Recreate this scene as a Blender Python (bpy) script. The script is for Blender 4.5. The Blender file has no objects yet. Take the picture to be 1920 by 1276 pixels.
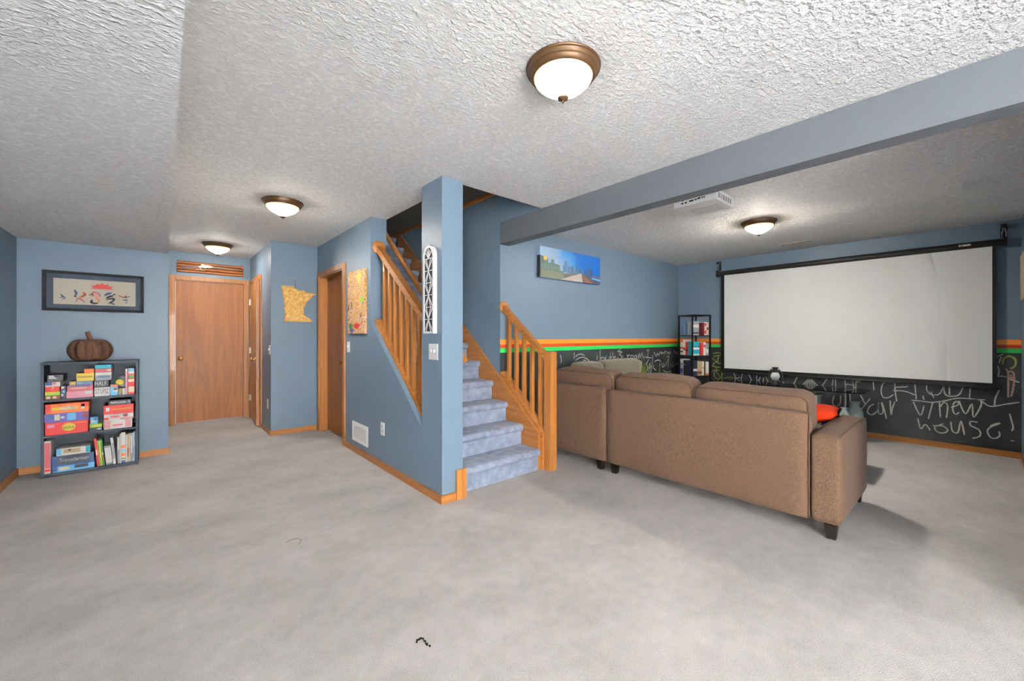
import bpy, bmesh, math, random
from mathutils import Vector, Matrix
random.seed(7)
S = bpy.context.scene
C = S.collection

# ------------------------------------------------------------------ camera
F_PX, CX, CY, CAMH = 750.5, 960.0, 630.0, 1.246
YAW = math.atan2(655.0, 750.5)
cam_d = bpy.data.cameras.new('camera'); cam = bpy.data.objects.new('camera', cam_d); C.objects.link(cam)
cam.location = (0, 0, CAMH); cam.rotation_euler = (math.pi/2, 0, -YAW)
cam_d.sensor_width = 36; cam_d.sensor_fit = 'HORIZONTAL'; cam_d.lens = F_PX/1920*36
cam_d.shift_y = -8/1920; cam_d.clip_start = 0.05; cam_d.clip_end = 60
S.camera = cam

# ------------------------------------------------------------------ world, daylight, exposure
w = bpy.data.worlds.new('world'); S.world = w; w.use_nodes = True
w.node_tree.nodes['Background'].inputs[0].default_value = (0.8, 0.9, 1.0, 1)
w.node_tree.nodes['Background'].inputs[1].default_value = 1.0
XLW = -0.985
def area(name, loc, rot, sx, sy, power, col):
    d = bpy.data.lights.new(name, 'AREA'); d.shape = 'RECTANGLE'; d.size = sx; d.size_y = sy; d.energy = power; d.color = col
    o = bpy.data.objects.new(name, d); C.objects.link(o); o.location = loc; o.rotation_euler = rot
    return o
# daylight coming in through the glazed patio door in the wall behind the camera
area('patio_daylight', (0.15, -2.72, 1.05), (math.pi/2, 0, 0), 1.7, 1.9, 560, (1.0, 0.985, 0.96))
# fill light at a window added, out of view, in the left wall
area('window_fill', (XLW-.3, -1.25, 1.35), (math.pi/2, 0, -math.pi/2), 1.3, 1.1, 140, (1.0, 0.985, 0.96))
LAMP_GAIN = {'room': 48.0, 'hall': 180.0, 'theatre': 440.0}
S.view_settings.view_transform = 'Standard'; S.view_settings.look = 'None'
S.view_settings.gamma = 1.0; S.view_settings.use_curve_mapping = False
S.view_settings.exposure = 0.64

# ------------------------------------------------------------------ photo pixel -> place
RD = (math.cos(YAW), -math.sin(YAW)); FD = (math.sin(YAW), math.cos(YAW))
def ray(u, v):
    r = (u-CX)/F_PX
    return (FD[0]+r*RD[0], FD[1]+r*RD[1], -(v-CY)/F_PX)
def onX(u, v, X):
    d = ray(u, v); t = X/d[0]; return (X, d[1]*t, CAMH+d[2]*t)
def onY(u, v, Y):
    d = ray(u, v); t = Y/d[1]; return (d[0]*t, Y, CAMH+d[2]*t)
def onZ(u, v, z=0):
    d = ray(u, v); t = (z-CAMH)/d[2]; return (d[0]*t, d[1]*t, z)

# ------------------------------------------------------------------ materials
def lin(c):
    return tuple((x/12.92 if x <= .04045 else ((x+.055)/1.055)**2.4) for x in [k/255 for k in c])
MATS = {}
def mat(name, col=(200, 200, 200), rough=.6, metal=0.0, col2=None, scale=(5, 5, 5), nscale=1.0, detail=4,
        bump=0.0, bscale=60.0, bdist=.004, emit=None, estr=0, spec=.5, trans=0.0, ior=1.45, lo=.35, hi=.65, sheen=0, coat=0, bstretch=(1, 1, 1)):
    if name in MATS: return MATS[name]
    m = bpy.data.materials.new(name); m.use_nodes = True; nt = m.node_tree; b = nt.nodes['Principled BSDF']
    b.inputs['Base Color'].default_value = (*lin(col), 1); b.inputs['Roughness'].default_value = rough
    b.inputs['Metallic'].default_value = metal; b.inputs['Specular IOR Level'].default_value = spec
    b.inputs['Transmission Weight'].default_value = trans; b.inputs['IOR'].default_value = ior
    b.inputs['Sheen Weight'].default_value = sheen; b.inputs['Coat Weight'].default_value = coat
    if emit:
        b.inputs['Emission Color'].default_value = (*lin(emit), 1); b.inputs['Emission Strength'].default_value = estr
    tc = nt.nodes.new('ShaderNodeTexCoord')
    if col2:
        mp = nt.nodes.new('ShaderNodeMapping'); mp.inputs['Scale'].default_value = scale
        nz = nt.nodes.new('ShaderNodeTexNoise'); nz.inputs['Scale'].default_value = nscale; nz.inputs['Detail'].default_value = detail
        rp = nt.nodes.new('ShaderNodeValToRGB')
        rp.color_ramp.elements[0].position = lo; rp.color_ramp.elements[1].position = hi
        rp.color_ramp.elements[0].color = (*lin(col), 1); rp.color_ramp.elements[1].color = (*lin(col2), 1)
        nt.links.new(tc.outputs['Object'], mp.inputs[0]); nt.links.new(mp.outputs[0], nz.inputs['Vector'])
        nt.links.new(nz.outputs['Fac'], rp.inputs[0]); nt.links.new(rp.outputs[0], b.inputs['Base Color'])
    if bump:
        mp2 = nt.nodes.new('ShaderNodeMapping'); mp2.inputs['Scale'].default_value = bstretch
        n2 = nt.nodes.new('ShaderNodeTexNoise'); n2.inputs['Scale'].default_value = bscale; n2.inputs['Detail'].default_value = 3
        bp = nt.nodes.new('ShaderNodeBump'); bp.inputs['Strength'].default_value = bump; bp.inputs['Distance'].default_value = bdist
        nt.links.new(tc.outputs['Object'], mp2.inputs[0]); nt.links.new(mp2.outputs[0], n2.inputs['Vector'])
        nt.links.new(n2.outputs['Fac'], bp.inputs['Height']); nt.links.new(bp.outputs[0], b.inputs['Normal'])
    MATS[name] = m; return m

BLUE = (107, 127, 145)
M_wall = mat('blue_eggshell_paint', BLUE, .42, bump=.05, bscale=220, bdist=.002, col2=(103, 123, 141), scale=(1, 1, 1), nscale=1.5)
M_grey = mat('grey_paint', (118, 116, 116), .6)
M_wall_shaded = mat('shaded_wall_paint', (92, 96, 102), .5)  # wall blue greyed and darkened: the beam's shade is put into its colour
M_oak = {}
for ax, sc in (('x', (1.2, 26, 26)), ('y', (26, 1.2, 26)), ('z', (26, 26, 1.2))):
    M_oak[ax] = mat('oak_'+ax, (138, 82, 30), .38, col2=(174, 116, 57), scale=sc, nscale=1.6, detail=6, lo=.25, hi=.75, coat=.15)
M_doorleaf = {}
def door_mat():
    m = bpy.data.materials.new('oak_veneer'); m.use_nodes = True; nt = m.node_tree; b = nt.nodes['Principled BSDF']
    b.inputs['Roughness'].default_value = .42; b.inputs['Specular IOR Level'].default_value = .35
    tc = nt.nodes.new('ShaderNodeTexCoord'); mp = nt.nodes.new('ShaderNodeMapping'); mp.inputs['Scale'].default_value = (9, 9, .7)
    nz = nt.nodes.new('ShaderNodeTexNoise'); nz.inputs['Scale'].default_value = 1.1; nz.inputs['Detail'].default_value = 3; nz.inputs['Distortion'].default_value = .6
    ml = nt.nodes.new('ShaderNodeMath'); ml.operation = 'MULTIPLY'; ml.inputs[1].default_value = 26
    sn = nt.nodes.new('ShaderNodeMath'); sn.operation = 'SINE'
    mr = nt.nodes.new('ShaderNodeMapRange'); mr.inputs[1].default_value = -1; mr.inputs[2].default_value = 1
    n2 = nt.nodes.new('ShaderNodeTexNoise'); n2.inputs['Scale'].default_value = 1; mp2 = nt.nodes.new('ShaderNodeMapping'); mp2.inputs['Scale'].default_value = (160, 160, 4)
    mx = nt.nodes.new('ShaderNodeMix'); mx.data_type = 'FLOAT'; mx.inputs[0].default_value = .5
    rp = nt.nodes.new('ShaderNodeValToRGB')
    rp.color_ramp.elements[0].color = (*lin((126, 70, 22)), 1); rp.color_ramp.elements[1].color = (*lin((154, 93, 36)), 1)
    rp.color_ramp.elements[0].position = .1; rp.color_ramp.elements[1].position = .9
    L = nt.links.new
    L(tc.outputs['Object'], mp.inputs[0]); L(mp.outputs[0], nz.inputs['Vector']); L(nz.outputs['Fac'], ml.inputs[0]); L(ml.outputs[0], sn.inputs[0])
    L(sn.outputs[0], mr.inputs[0]); L(tc.outputs['Object'], mp2.inputs[0]); L(mp2.outputs[0], n2.inputs['Vector'])
    L(mr.outputs[0], mx.inputs[2]); L(n2.outputs['Fac'], mx.inputs[3]); L(mx.outputs[0], rp.inputs[0]); L(rp.outputs[0], b.inputs['Base Color'])
    return m
M_veneer = door_mat()

def carpet_mat(name, a, b_, marks, blot):
    m = bpy.data.materials.new(name); m.use_nodes = True; nt = m.node_tree; b = nt.nodes['Principled BSDF']
    b.inputs['Roughness'].default_value = .95; b.inputs['Specular IOR Level'].default_value = .1; b.inputs['Sheen Weight'].default_value = .15
    L = nt.links.new
    tc = nt.nodes.new('ShaderNodeTexCoord')
    def nz(sc, det, rot=0, st=(1, 1, 1), rough=.5):
        mp = nt.nodes.new('ShaderNodeMapping'); mp.inputs['Scale'].default_value = st; mp.inputs['Rotation'].default_value = (0, 0, rot)
        n = nt.nodes.new('ShaderNodeTexNoise'); n.inputs['Scale'].default_value = sc; n.inputs['Detail'].default_value = det; n.inputs['Roughness'].default_value = rough
        L(tc.outputs['Object'], mp.inputs[0]); L(mp.outputs[0], n.inputs['Vector']); return n.outputs['Fac']
    big = nz(1.7, 4, .5, (1.0, 1.5, 1), .55); mid = nz(14, 4); fine = nz(230, 2)
    def add(x, y, kx, ky):
        p = nt.nodes.new('ShaderNodeMath'); p.operation = 'MULTIPLY'; p.inputs[1].default_value = kx; L(x, p.inputs[0])
        q = nt.nodes.new('ShaderNodeMath'); q.operation = 'MULTIPLY_ADD'; q.inputs[1].default_value = ky; L(y, q.inputs[0]); L(p.outputs[0], q.inputs[2]); return q.outputs[0]
    s = add(big, mid, marks, blot); s = add(s, fine, 1.0, 1-marks-blot)
    rp = nt.nodes.new('ShaderNodeValToRGB'); rp.color_ramp.elements[0].position = .36; rp.color_ramp.elements[1].position = .64
    rp.color_ramp.elements[0].color = (*lin(a), 1); rp.color_ramp.elements[1].color = (*lin(b_), 1)
    L(s, rp.inputs[0]); L(rp.outputs[0], b.inputs['Base Color'])
    bp = nt.nodes.new('ShaderNodeBump'); bp.inputs['Strength'].default_value = .7; bp.inputs['Distance'].default_value = .006
    L(fine, bp.inputs['Height']); L(bp.outputs[0], b.inputs['Normal'])
    return m
M_carpet = carpet_mat('grey_carpet', (152, 147, 143), (194, 188, 184), .38, .16)
M_stepcarpet = carpet_mat('blue_cast_carpet', (114, 124, 145), (164, 173, 192), .25, .45)  # blue cast of the light on the stairs mixed into the carpet colour

def ceiling_mat():
    m = bpy.data.materials.new('knockdown_ceiling'); m.use_nodes = True; nt = m.node_tree; b = nt.nodes['Principled BSDF']
    b.inputs['Base Color'].default_value = (*lin((238, 238, 238)), 1); b.inputs['Roughness'].default_value = .75; b.inputs['Specular IOR Level'].default_value = .3
    L = nt.links.new
    tc = nt.nodes.new('ShaderNodeTexCoord')
    mp = nt.nodes.new('ShaderNodeMapping'); mp.inputs['Scale'].default_value = (1, 1.5, 1); mp.inputs['Rotation'].default_value = (0, 0, .6)
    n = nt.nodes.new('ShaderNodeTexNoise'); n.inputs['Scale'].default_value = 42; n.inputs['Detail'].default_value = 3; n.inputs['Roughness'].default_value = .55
    rp = nt.nodes.new('ShaderNodeValToRGB'); rp.color_ramp.elements[0].position = .42; rp.color_ramp.elements[1].position = .66
    bp = nt.nodes.new('ShaderNodeBump'); bp.inputs['Strength'].default_value = .85; bp.inputs['Distance'].default_value = .009
    L(tc.outputs['Object'], mp.inputs[0]); L(mp.outputs[0], n.inputs['Vector']); L(n.outputs['Fac'], rp.inputs[0]); L(rp.outputs[0], bp.inputs['Height']); L(bp.outputs[0], b.inputs['Normal'])
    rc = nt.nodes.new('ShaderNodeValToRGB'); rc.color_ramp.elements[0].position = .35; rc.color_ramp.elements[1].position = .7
    rc.color_ramp.elements[0].color = (*lin((222, 222, 222)), 1); rc.color_ramp.elements[1].color = (*lin((246, 246, 246)), 1)  # hollows painted darker, crests lighter: self-shadow of the relief put into the colour
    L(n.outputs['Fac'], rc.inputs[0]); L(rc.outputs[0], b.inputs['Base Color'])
    return m
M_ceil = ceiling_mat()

def chalk_wall_mat():
    """blue paint over orange, red and green painted bands over chalkboard paint, split by height on the wall"""
    m = bpy.data.materials.new('banded_chalkboard_wall'); m.use_nodes = True; nt = m.node_tree; b = nt.nodes['Principled BSDF']
    L = nt.links.new
    tc = nt.nodes.new('ShaderNodeTexCoord'); sx = nt.nodes.new('ShaderNodeSeparateXYZ'); L(tc.outputs['Object'], sx.inputs[0])
    mr = nt.nodes.new('ShaderNodeMapRange'); mr.inputs[1].default_value = 1.0; mr.inputs[2].default_value = 1.3; L(sx.outputs[2], mr.inputs[0])
    rp = nt.nodes.new('ShaderNodeValToRGB'); rp.color_ramp.interpolation = 'CONSTANT'
    el = rp.color_ramp.elements
    el[0].position = 0; el[0].color = (*lin((38, 43, 46)), 1)
    el[1].position = .072/.3; el[1].color = (*lin((40, 190, 84)), 1)
    for z, c in ((1.120, (196, 62, 20)), (1.158, (246, 146, 46)), (1.209, BLUE)):
        e = el.new((z-1.0)/.3); e.color = (*lin(c), 1)
    L(mr.outputs[0], rp.inputs[0])
    n = nt.nodes.new('ShaderNodeTexNoise'); n.inputs['Scale'].default_value = 2.6; n.inputs['Detail'].default_value = 6; L(tc.outputs['Object'], n.inputs['Vector'])
    r2 = nt.nodes.new('ShaderNodeMapRange'); r2.inputs[1].default_value = .45; r2.inputs[2].default_value = .8; r2.inputs[3].default_value = 0; r2.inputs[4].default_value = .22
    L(n.outputs['Fac'], r2.inputs[0])
    lt = nt.nodes.new('ShaderNodeMath'); lt.operation = 'LESS_THAN'; lt.inputs[1].default_value = 1.07; L(sx.outputs[2], lt.inputs[0])
    mu = nt.nodes.new('ShaderNodeMath'); mu.operation = 'MULTIPLY'; L(r2.outputs[0], mu.inputs[0]); L(lt.outputs[0], mu.inputs[1])
    mx = nt.nodes.new('ShaderNodeMix'); mx.data_type = 'RGBA'; mx.inputs[7].default_value = (*lin((120, 122, 118)), 1)
    L(mu.outputs[0], mx.inputs[0]); L(rp.outputs[0], mx.inputs[6]); L(mx.outputs[2], b.inputs['Base Color'])
    b.inputs['Roughness'].default_value = .45
    return m
M_chalkwall = chalk_wall_mat()
M_chalk = mat('chalk_white', (196, 192, 184), 1, col2=(120, 120, 118), scale=(1, 1, 1), nscale=70, lo=.45, hi=.8)
M_chalkg = mat('chalk_green', (150, 160, 80), 1, col2=(80, 90, 60), scale=(1, 1, 1), nscale=60, lo=.45, hi=.8)
M_chalkp = mat('chalk_pink', (176, 140, 136), 1, col2=(100, 80, 78), scale=(1, 1, 1), nscale=60, lo=.45, hi=.8)
M_sofa = mat('tan_weave', (75, 57, 45), .9, col2=(98, 76, 60), scale=(1, 1, 1), nscale=170, detail=3, bump=.25, bscale=420, bdist=.002, sheen=.04, spec=.12)
M_sofa_shaded = mat('tan_weave_shaded', (96, 91, 76), .9, col2=(108, 102, 87), scale=(1, 1, 1), nscale=150, bump=.2, bscale=400, bdist=.002, sheen=.2, spec=.2)  # sofa fabric again, with its grey-green shading put into the colour
M_pipe = mat('tan_piping', (74, 56, 43), .9, spec=.2)
M_leg = mat('espresso_wood', (22, 14, 11), .4)
M_orange = mat('orange_velvet', (158, 34, 9), .85, spec=.1, col2=(170, 44, 14), scale=(1, 1, 1), nscale=9)
M_black = mat('black_plastic', (22, 22, 23), .4)
M_blackm = mat('black_metal', (30, 30, 32), .35, metal=.6)
M_screen = mat('matte_screen', (224, 224, 223), .9, spec=.1)
M_white = mat('white_plastic', (232, 232, 232), .35)
M_offwhite = mat('offwhite', (222, 220, 214), .6)
M_bronze = mat('bronze_metal', (78, 55, 32), .4, metal=.4)
M_brass = mat('brass', (206, 160, 84), .22, metal=.95)
M_chrome = mat('chrome', (205, 205, 208), .18, metal=1)
M_glass = mat('clear_glass', (236, 246, 246), .03, trans=1)
M_pane = mat('window_glass', (255, 255, 255), .01, trans=1, ior=1.02)
M_slate = mat('slate_laminate', (46, 56, 67), .5, spec=.3)
M_slatein = mat('slate_back', (40, 48, 57), .6)
M_vine = mat('dark_vine', (30, 17, 12), .75, col2=(104, 64, 38), scale=(70, 70, 5), nscale=1.0, lo=.3, hi=.8, bump=.6, bscale=40, bdist=.006)
M_stem = mat('vine_stem', (104, 66, 36), .8, col2=(70, 44, 26), scale=(40, 40, 6), nscale=1)

# ------------------------------------------------------------------ mesh helpers
def box(bm, x0, x1, y0, y1, z0, z1, M=None):
    ps = [(x, y, z) for x in (x0, x1) for y in (y0, y1) for z in (z0, z1)]
    vs = [bm.verts.new(M @ Vector(p) if M else p) for p in ps]
    for f in ((0, 1, 3, 2), (4, 6, 7, 5), (0, 4, 5, 1), (2, 3, 7, 6), (0, 2, 6, 4), (1, 5, 7, 3)):
        bm.faces.new([vs[i] for i in f])
    return vs
def prism(bm, pts, axis, a0, a1):
    """extrude a 2D outline along an axis; pts are (y,z) for x, (x,z) for y, (x,y) for z"""
    def P(p, a):
        return {'x': (a, p[0], p[1]), 'y': (p[0], a, p[1]), 'z': (p[0], p[1], a)}[axis]
    A = [bm.verts.new(P(p, a0)) for p in pts]; B = [bm.verts.new(P(p, a1)) for p in pts]; n = len(pts)
    bm.faces.new(A); bm.faces.new(B[::-1])
    for i in range(n): bm.faces.new([A[i], B[i], B[(i+1) % n], A[(i+1) % n]])
def lathe(bm, prof, c, seg=24, M=None):
    rings = []
    for r, z in prof:
        ring = []
        for i in range(seg):
            a = 2*math.pi*i/seg; p = Vector((r*math.cos(a), r*math.sin(a), z))
            if M: p = M @ p
            ring.append(bm.verts.new(p+Vector(c)))
        rings.append(ring)
    for a, b in zip(rings, rings[1:]):
        for i in range(seg): bm.faces.new([a[i], a[(i+1) % seg], b[(i+1) % seg], b[i]])
    for ring in (rings[0], rings[-1]):
        try: bm.faces.new(ring)
        except ValueError: pass
def tube(bm, pts, r, seg=8, closed=False):
    pts = [Vector(p) for p in pts]; n = len(pts); rings = []
    up0 = Vector((0, 0, 1))
    for i, p in enumerate(pts):
        if closed: d = pts[(i+1) % n]-pts[i-1]
        else: d = pts[min(i+1, n-1)]-pts[max(i-1, 0)]
        d.normalize(); up = up0 if abs(d.dot(up0)) < .95 else Vector((1, 0, 0))
        a = d.cross(up).normalized(); b = d.cross(a).normalized()
        rings.append([bm.verts.new(p+a*r*math.cos(2*math.pi*k/seg)+b*r*math.sin(2*math.pi*k/seg)) for k in range(seg)])
    m = n if closed else n-1
    for i in range(m):
        A, B = rings[i], rings[(i+1) % n]
        for k in range(seg): bm.faces.new([A[k], A[(k+1) % seg], B[(k+1) % seg], B[k]])
    if not closed: bm.faces.new(rings[0]); bm.faces.new(rings[-1])
def pillow(bm, c, size, r, puff=(0, 0, 0), n=10, M=None, wob=0):
    hx, hy, hz = [s/2 for s in size]; h = (hx, hy, hz)
    grid = {}
    def vert(i, j, k):
        key = (i, j, k)
        if key in grid: return grid[key]
        p = [2*t/n-1 for t in key]
        q = []
        d = []
        for a in range(3):
            x = p[a]*h[a]; lim = h[a]-r
            cx = max(-lim, min(lim, x)); q.append(cx); d.append(x-cx)
        L = math.sqrt(sum(t*t for t in d))
        pos = [q[a]+(d[a]/L*r if L > 1e-9 else 0) for a in range(3)]
        for a in range(3):
            o = [b for b in range(3) if b != a]
            pos[a] += puff[a]*p[a]*(1-p[o[0]]**2)*(1-p[o[1]]**2)
        v = Vector(pos)
        if wob:
            v += Vector((0, 0, wob*math.sin(pos[1]*11+c[1]*5)*(.5+.5*p[2])))
        if M: v = M @ v
        grid[key] = bm.verts.new(v+Vector(c)); return grid[key]
    for a in range(3):
        o = [b for b in range(3) if b != a]
        for s in (0, n):
            for i in range(n):
                for j in range(n):
                    ks = []
                    for di, dj in ((0, 0), (1, 0), (1, 1), (0, 1)):
                        k = [0, 0, 0]; k[a] = s; k[o[0]] = i+di; k[o[1]] = j+dj; ks.append(vert(*k))
                    bm.faces.new(ks)
def BM(): return bmesh.new()
def wloc(o):
    v = Vector((0, 0, 0))
    while o: v += o.location; o = o.parent
    return v
def ob(name, bm, m, parent=None, bevel=0, smooth=False, seg=2, base=False):
    if bevel:
        bmesh.ops.bevel(bm, geom=[e for e in bm.edges if len(e.link_faces) == 2 and e.calc_face_angle(0) > .5], offset=bevel, segments=seg, profile=.5, affect='EDGES', clamp_overlap=True)
    bmesh.ops.recalc_face_normals(bm, faces=bm.faces)
    me = bpy.data.meshes.new(name)
    off = Vector((0, 0, 0))
    if parent is not None: off = wloc(parent)
    elif base:
        xs = [v.co for v in bm.verts]
        off = Vector(((min(p.x for p in xs)+max(p.x for p in xs))/2, (min(p.y for p in xs)+max(p.y for p in xs))/2, min(p.z for p in xs)))
    if off.length: bmesh.ops.translate(bm, verts=bm.verts, vec=-off)
    bm.to_mesh(me); bm.free()
    for mm in (m if isinstance(m, (list, tuple)) else [m]): me.materials.append(mm)
    if smooth:
        for p in me.polygons: p.use_smooth = True
        if smooth != 'all':
            try: me.set_sharp_from_angle(angle=.7)
            except Exception: pass
    o = bpy.data.objects.new(name, me); C.objects.link(o)
    if parent is not None: o.parent = parent
    else: o.location = off
    return o
def tag(o, label, cat, group=None):
    o['label'] = label; o['category'] = cat
    if group: o['group'] = group
    return o
def thing(name, loc, label, cat, group=None):
    o = bpy.data.objects.new(name, None); C.objects.link(o); o.location = loc; o.empty_display_size = .1
    return tag(o, label, cat, group)
def struct(name, bm, m, parent=None, **k):
    o = ob(name, bm, m, parent, **k)
    if parent is None: o['kind'] = 'structure'
    return o
def sgroup(name, loc):
    o = bpy.data.objects.new(name, None); C.objects.link(o); o.location = loc; o['kind'] = 'structure'; return o
def bx(name, m, dims, parent=None, bevel=0, **k):
    bm = BM(); box(bm, *dims); return ob(name, bm, m, parent, bevel, **k)
def poly3(bm, pts):
    return bm.faces.new([bm.verts.new(p) for p in pts])
def text(s, center, adir, w, h, m, parent, name='title_print', up=(0, 0, 1), lean=0):
    """flat lettering, fitted to w x h metres, centred on a point of a face; adir is the reading direction"""
    if isinstance(s, int):      # lettering too small to read in the photo: a row of s uneven marks
        bmm = BM(); a = Vector(adir).normalized(); u = Vector(up).normalized(); c = Vector(center); cw = w/s
        for i in range(s):
            x0 = -w/2+i*cw; hh = h*random.uniform(.7, 1)
            for p0, p1, q0, q1 in ((0, .28, 0, 1), (.28, .8, random.choice((.0, .38, .78)), None), (.55, .8, 0, random.uniform(.4, 1))):
                q1 = q0+.22 if q1 is None else q1
                poly3(bmm, [c+a*(x0+cw*px)+u*(hh*qy-h/2) for px, qy in ((p0, q0), (p1, q0), (p1, q1), (p0, q1))])
        return ob(name, bmm, m, parent)
    cu = bpy.data.curves.new('t', 'FONT'); cu.body = s; cu.resolution_u = 2
    t = bpy.data.objects.new('t', cu); C.objects.link(t)
    me = bpy.data.meshes.new_from_object(t.evaluated_get(bpy.context.evaluated_depsgraph_get()))
    bpy.data.objects.remove(t); bpy.data.curves.remove(cu)
    xs = [v.co.x for v in me.vertices]; ys = [v.co.y for v in me.vertices]
    x0, x1, y0, y1 = min(xs), max(xs), min(ys), max(ys)
    a = Vector(adir).normalized(); u = Vector(up).normalized(); c = Vector(center)
    off = wloc(parent)
    for v in me.vertices:
        p = c+a*(((v.co.x-x0)/(x1-x0)-.5)*w)+u*(((v.co.y-y0)/(y1-y0)-.5)*h)
        v.co = p-off
    me.materials.append(m)
    o = bpy.data.objects.new(name, me); C.objects.link(o); o.parent = parent
    return o

# ================================================================== STRUCTURE
H = 2.44; HS = 2.127
XL, YB = -0.985, -2.5        # left wall face, back wall face
b = BM(); box(b, -1.2, 6.8, -2.7, 7.5, -.1, 0)
floor = struct('floor', b, M_carpet)
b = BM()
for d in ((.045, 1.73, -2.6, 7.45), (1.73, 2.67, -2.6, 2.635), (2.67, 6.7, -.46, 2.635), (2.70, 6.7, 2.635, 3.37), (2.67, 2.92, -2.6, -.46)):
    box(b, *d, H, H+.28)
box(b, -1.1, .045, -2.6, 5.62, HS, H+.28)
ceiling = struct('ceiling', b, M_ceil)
def wall(name, *boxes, m=M_wall):
    b = BM()
    for d in boxes: box(b, *d)
    return struct(name, b, m)
wall('wall_left', (XL-.12, XL, -.6, 5.74, 0, HS), (XL-.12, XL, YB-.12, -1.9, 0, HS), (XL-.12, XL, -1.9, -.6, 0, .8), (XL-.12, XL, -1.9, -.6, 1.9, HS))
wall('wall_far_left', (XL, .045, 5.615, 5.735, 0, HS), (-.075, .045, 5.735, 7.45, 0, H))
wall('wall_far', (.045, .12, 7.335, 7.455, 0, H), (.95, 1.14, 7.335, 7.455, 0, H), (.12, .95, 7.335, 7.455, 2.05, H))
wall('wall_nook', (1.022, 1.14, 5.765, 6.42, 0, H), (1.022, 1.14, 7.2, 7.335, 0, H), (1.022, 1.14, 6.42, 7.2, 2.04, H), (1.14, 1.565, 5.765, 5.885, 0, H))
b = BM()
prism(b, [(2.893, 0), (3.942, 0), (3.942, 1.384), (2.893, .507)], 'x', 1.565, 1.73)
box(b, 1.565, 1.73, 3.942, 4.73, 0, H); box(b, 1.565, 1.73, 4.73, 5.655, 2.03, H); box(b, 1.565, 1.73, 5.655, 7.4, 0, H)
struct('wall_stair_left', b, M_wall)
b = BM(); box(b, 1.565, 1.75, 2.585, 2.893, 0, H)
ob_post = struct('wall_stair_post', b, M_wall, bevel=.009)
wall('wall_stair_right', (2.67, 2.8, 3.37, 7.4, 0, 2.745), (2.67, 2.70, 2.64, 3.37, H, 2.745))
wall('wall_upper_stairwell', (2.67, 2.8, 2.64, 7.4, 2.775, 4.9), (1.61, 1.73, 2.64, 7.4, 2.72, 4.9), (1.61, 2.8, 2.52, 2.64, 2.72, 4.9), (1.61, 2.8, 7.4, 7.5, 0, 4.9), (1.61, 2.8, 2.52, 7.5, 4.9, 5.0), m=M_grey)
bx('trim_1', M_oak['y'], (2.63, 2.8, 2.64, 7.4, 2.745, 2.775))['kind'] = 'structure'
def chalk_wall(name, dims, face):
    b = BM(); box(b, *dims); o = struct(name, b, [M_wall, M_chalkwall])
    for p in o.data.polygons:
        if p.normal.dot(Vector(face)) > .9: p.material_index = 1
    return o
XSW, YTW = 6.575, 3.25
wall_far_theater = chalk_wall('wall_theater_far', (2.67, XSW, YTW, YTW+.12, 0, H), (0, -1, 0))
wall_screen = chalk_wall('wall_right', (XSW, XSW+.12, -.34, YTW+.12, 0, H), (-1, 0, 0))
wall('wall_theater_near', (2.92, XSW+.12, -.46, -.34, 0, H), (2.8, 2.92, YB, -.34, 0, H))
wall('wall_back', (XL, -.8, YB-.12, YB, 0, HS), (1.1, 2.92, YB-.12, YB, 0, H), (-.8, .045, YB-.12, YB, 2.06, HS), (.045, 1.1, YB-.12, YB, 2.06, H))
b = BM(); box(b, 2.67, 2.795, -.34, YTW, 2.211, H)
struct('ceiling_beam', b, M_wall_shaded)

# patio door behind the camera
pd = sgroup('door_4', (.15, YB-.06, 0))
b = BM()
for x0, x1 in ((-.8, -.74), (1.04, 1.1), (.12, .18)): box(b, x0, x1, YB-.1, YB-.03, 0, 2.06)
for z0, z1 in ((0, .08), (1.98, 2.06)): box(b, -.74, 1.04, YB-.1, YB-.03, z0, z1)
ob('door_frame', b, M_white, pd)
for x0, x1 in ((-.74, .12), (.18, 1.04)): bx('pane', M_pane, (x0, x1, YB-.07, YB-.064, .08, 1.98), pd)

# unseen window added in the left wall to light the stair wall and screen
wn = sgroup('added_window_1', (XL-.06, -1.25, .8))
b = BM()
for y0, y1 in ((-1.9, -1.85), (-.65, -.6), (-1.275, -1.225)): box(b, XL-.09, XL-.03, y0, y1, .8, 1.9)
for z0, z1 in ((.8, .85), (1.85, 1.9)): box(b, XL-.09, XL-.03, -1.85, -.65, z0, z1)
ob('added_window_frame', b, M_white, wn)
for y0, y1 in ((-1.85, -1.275), (-1.225, -.65)): bx('pane', M_pane, (XL-.065, XL-.06, y0, y1, .85, 1.85), wn)

# baseboards (oak), 58 mm high
def baseb(name, *ds, ax='y'):
    b = BM()
    for d in ds: box(b, *d)
    return struct(name, b, M_oak[ax], bevel=.004)
BH = .062; T = .013
baseb('baseboard_left', (XL, XL+T, YB, 5.615-T, 0, BH))
baseb('baseboard_far_left', (XL, .045+T, 5.615-T, 5.615, 0, BH), ax='x')
baseb('baseboard_nook', (1.022-T, 1.022, 5.765, 6.35, 0, BH))
baseb('baseboard_nook_end', (1.022-T, 1.553, 5.765-T, 5.765, 0, BH), ax='x')
baseb('baseboard_stair', (1.565-T, 1.565, 2.585-T, 4.665, 0, BH))
baseb('baseboard_post', (1.565, 1.685, 2.585-T, 2.585, 0, BH), ax='x')
b = BM(); box(b, 1.685, 1.772, 2.585-.02, 2.585, 0, .225); struct('trim_2', b, M_oak['z'], bevel=.004)
baseb('baseboard_right', (XSW-T, XSW, -.34, YTW, 0, BH))
baseb('baseboard_theater_far', (2.8, XSW-T, YTW-T, YTW, 0, BH), ax='x')
baseb('baseboard_theater_near', (2.92, XSW-T, -.34, -.34+T, 0, BH), ax='x')

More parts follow.
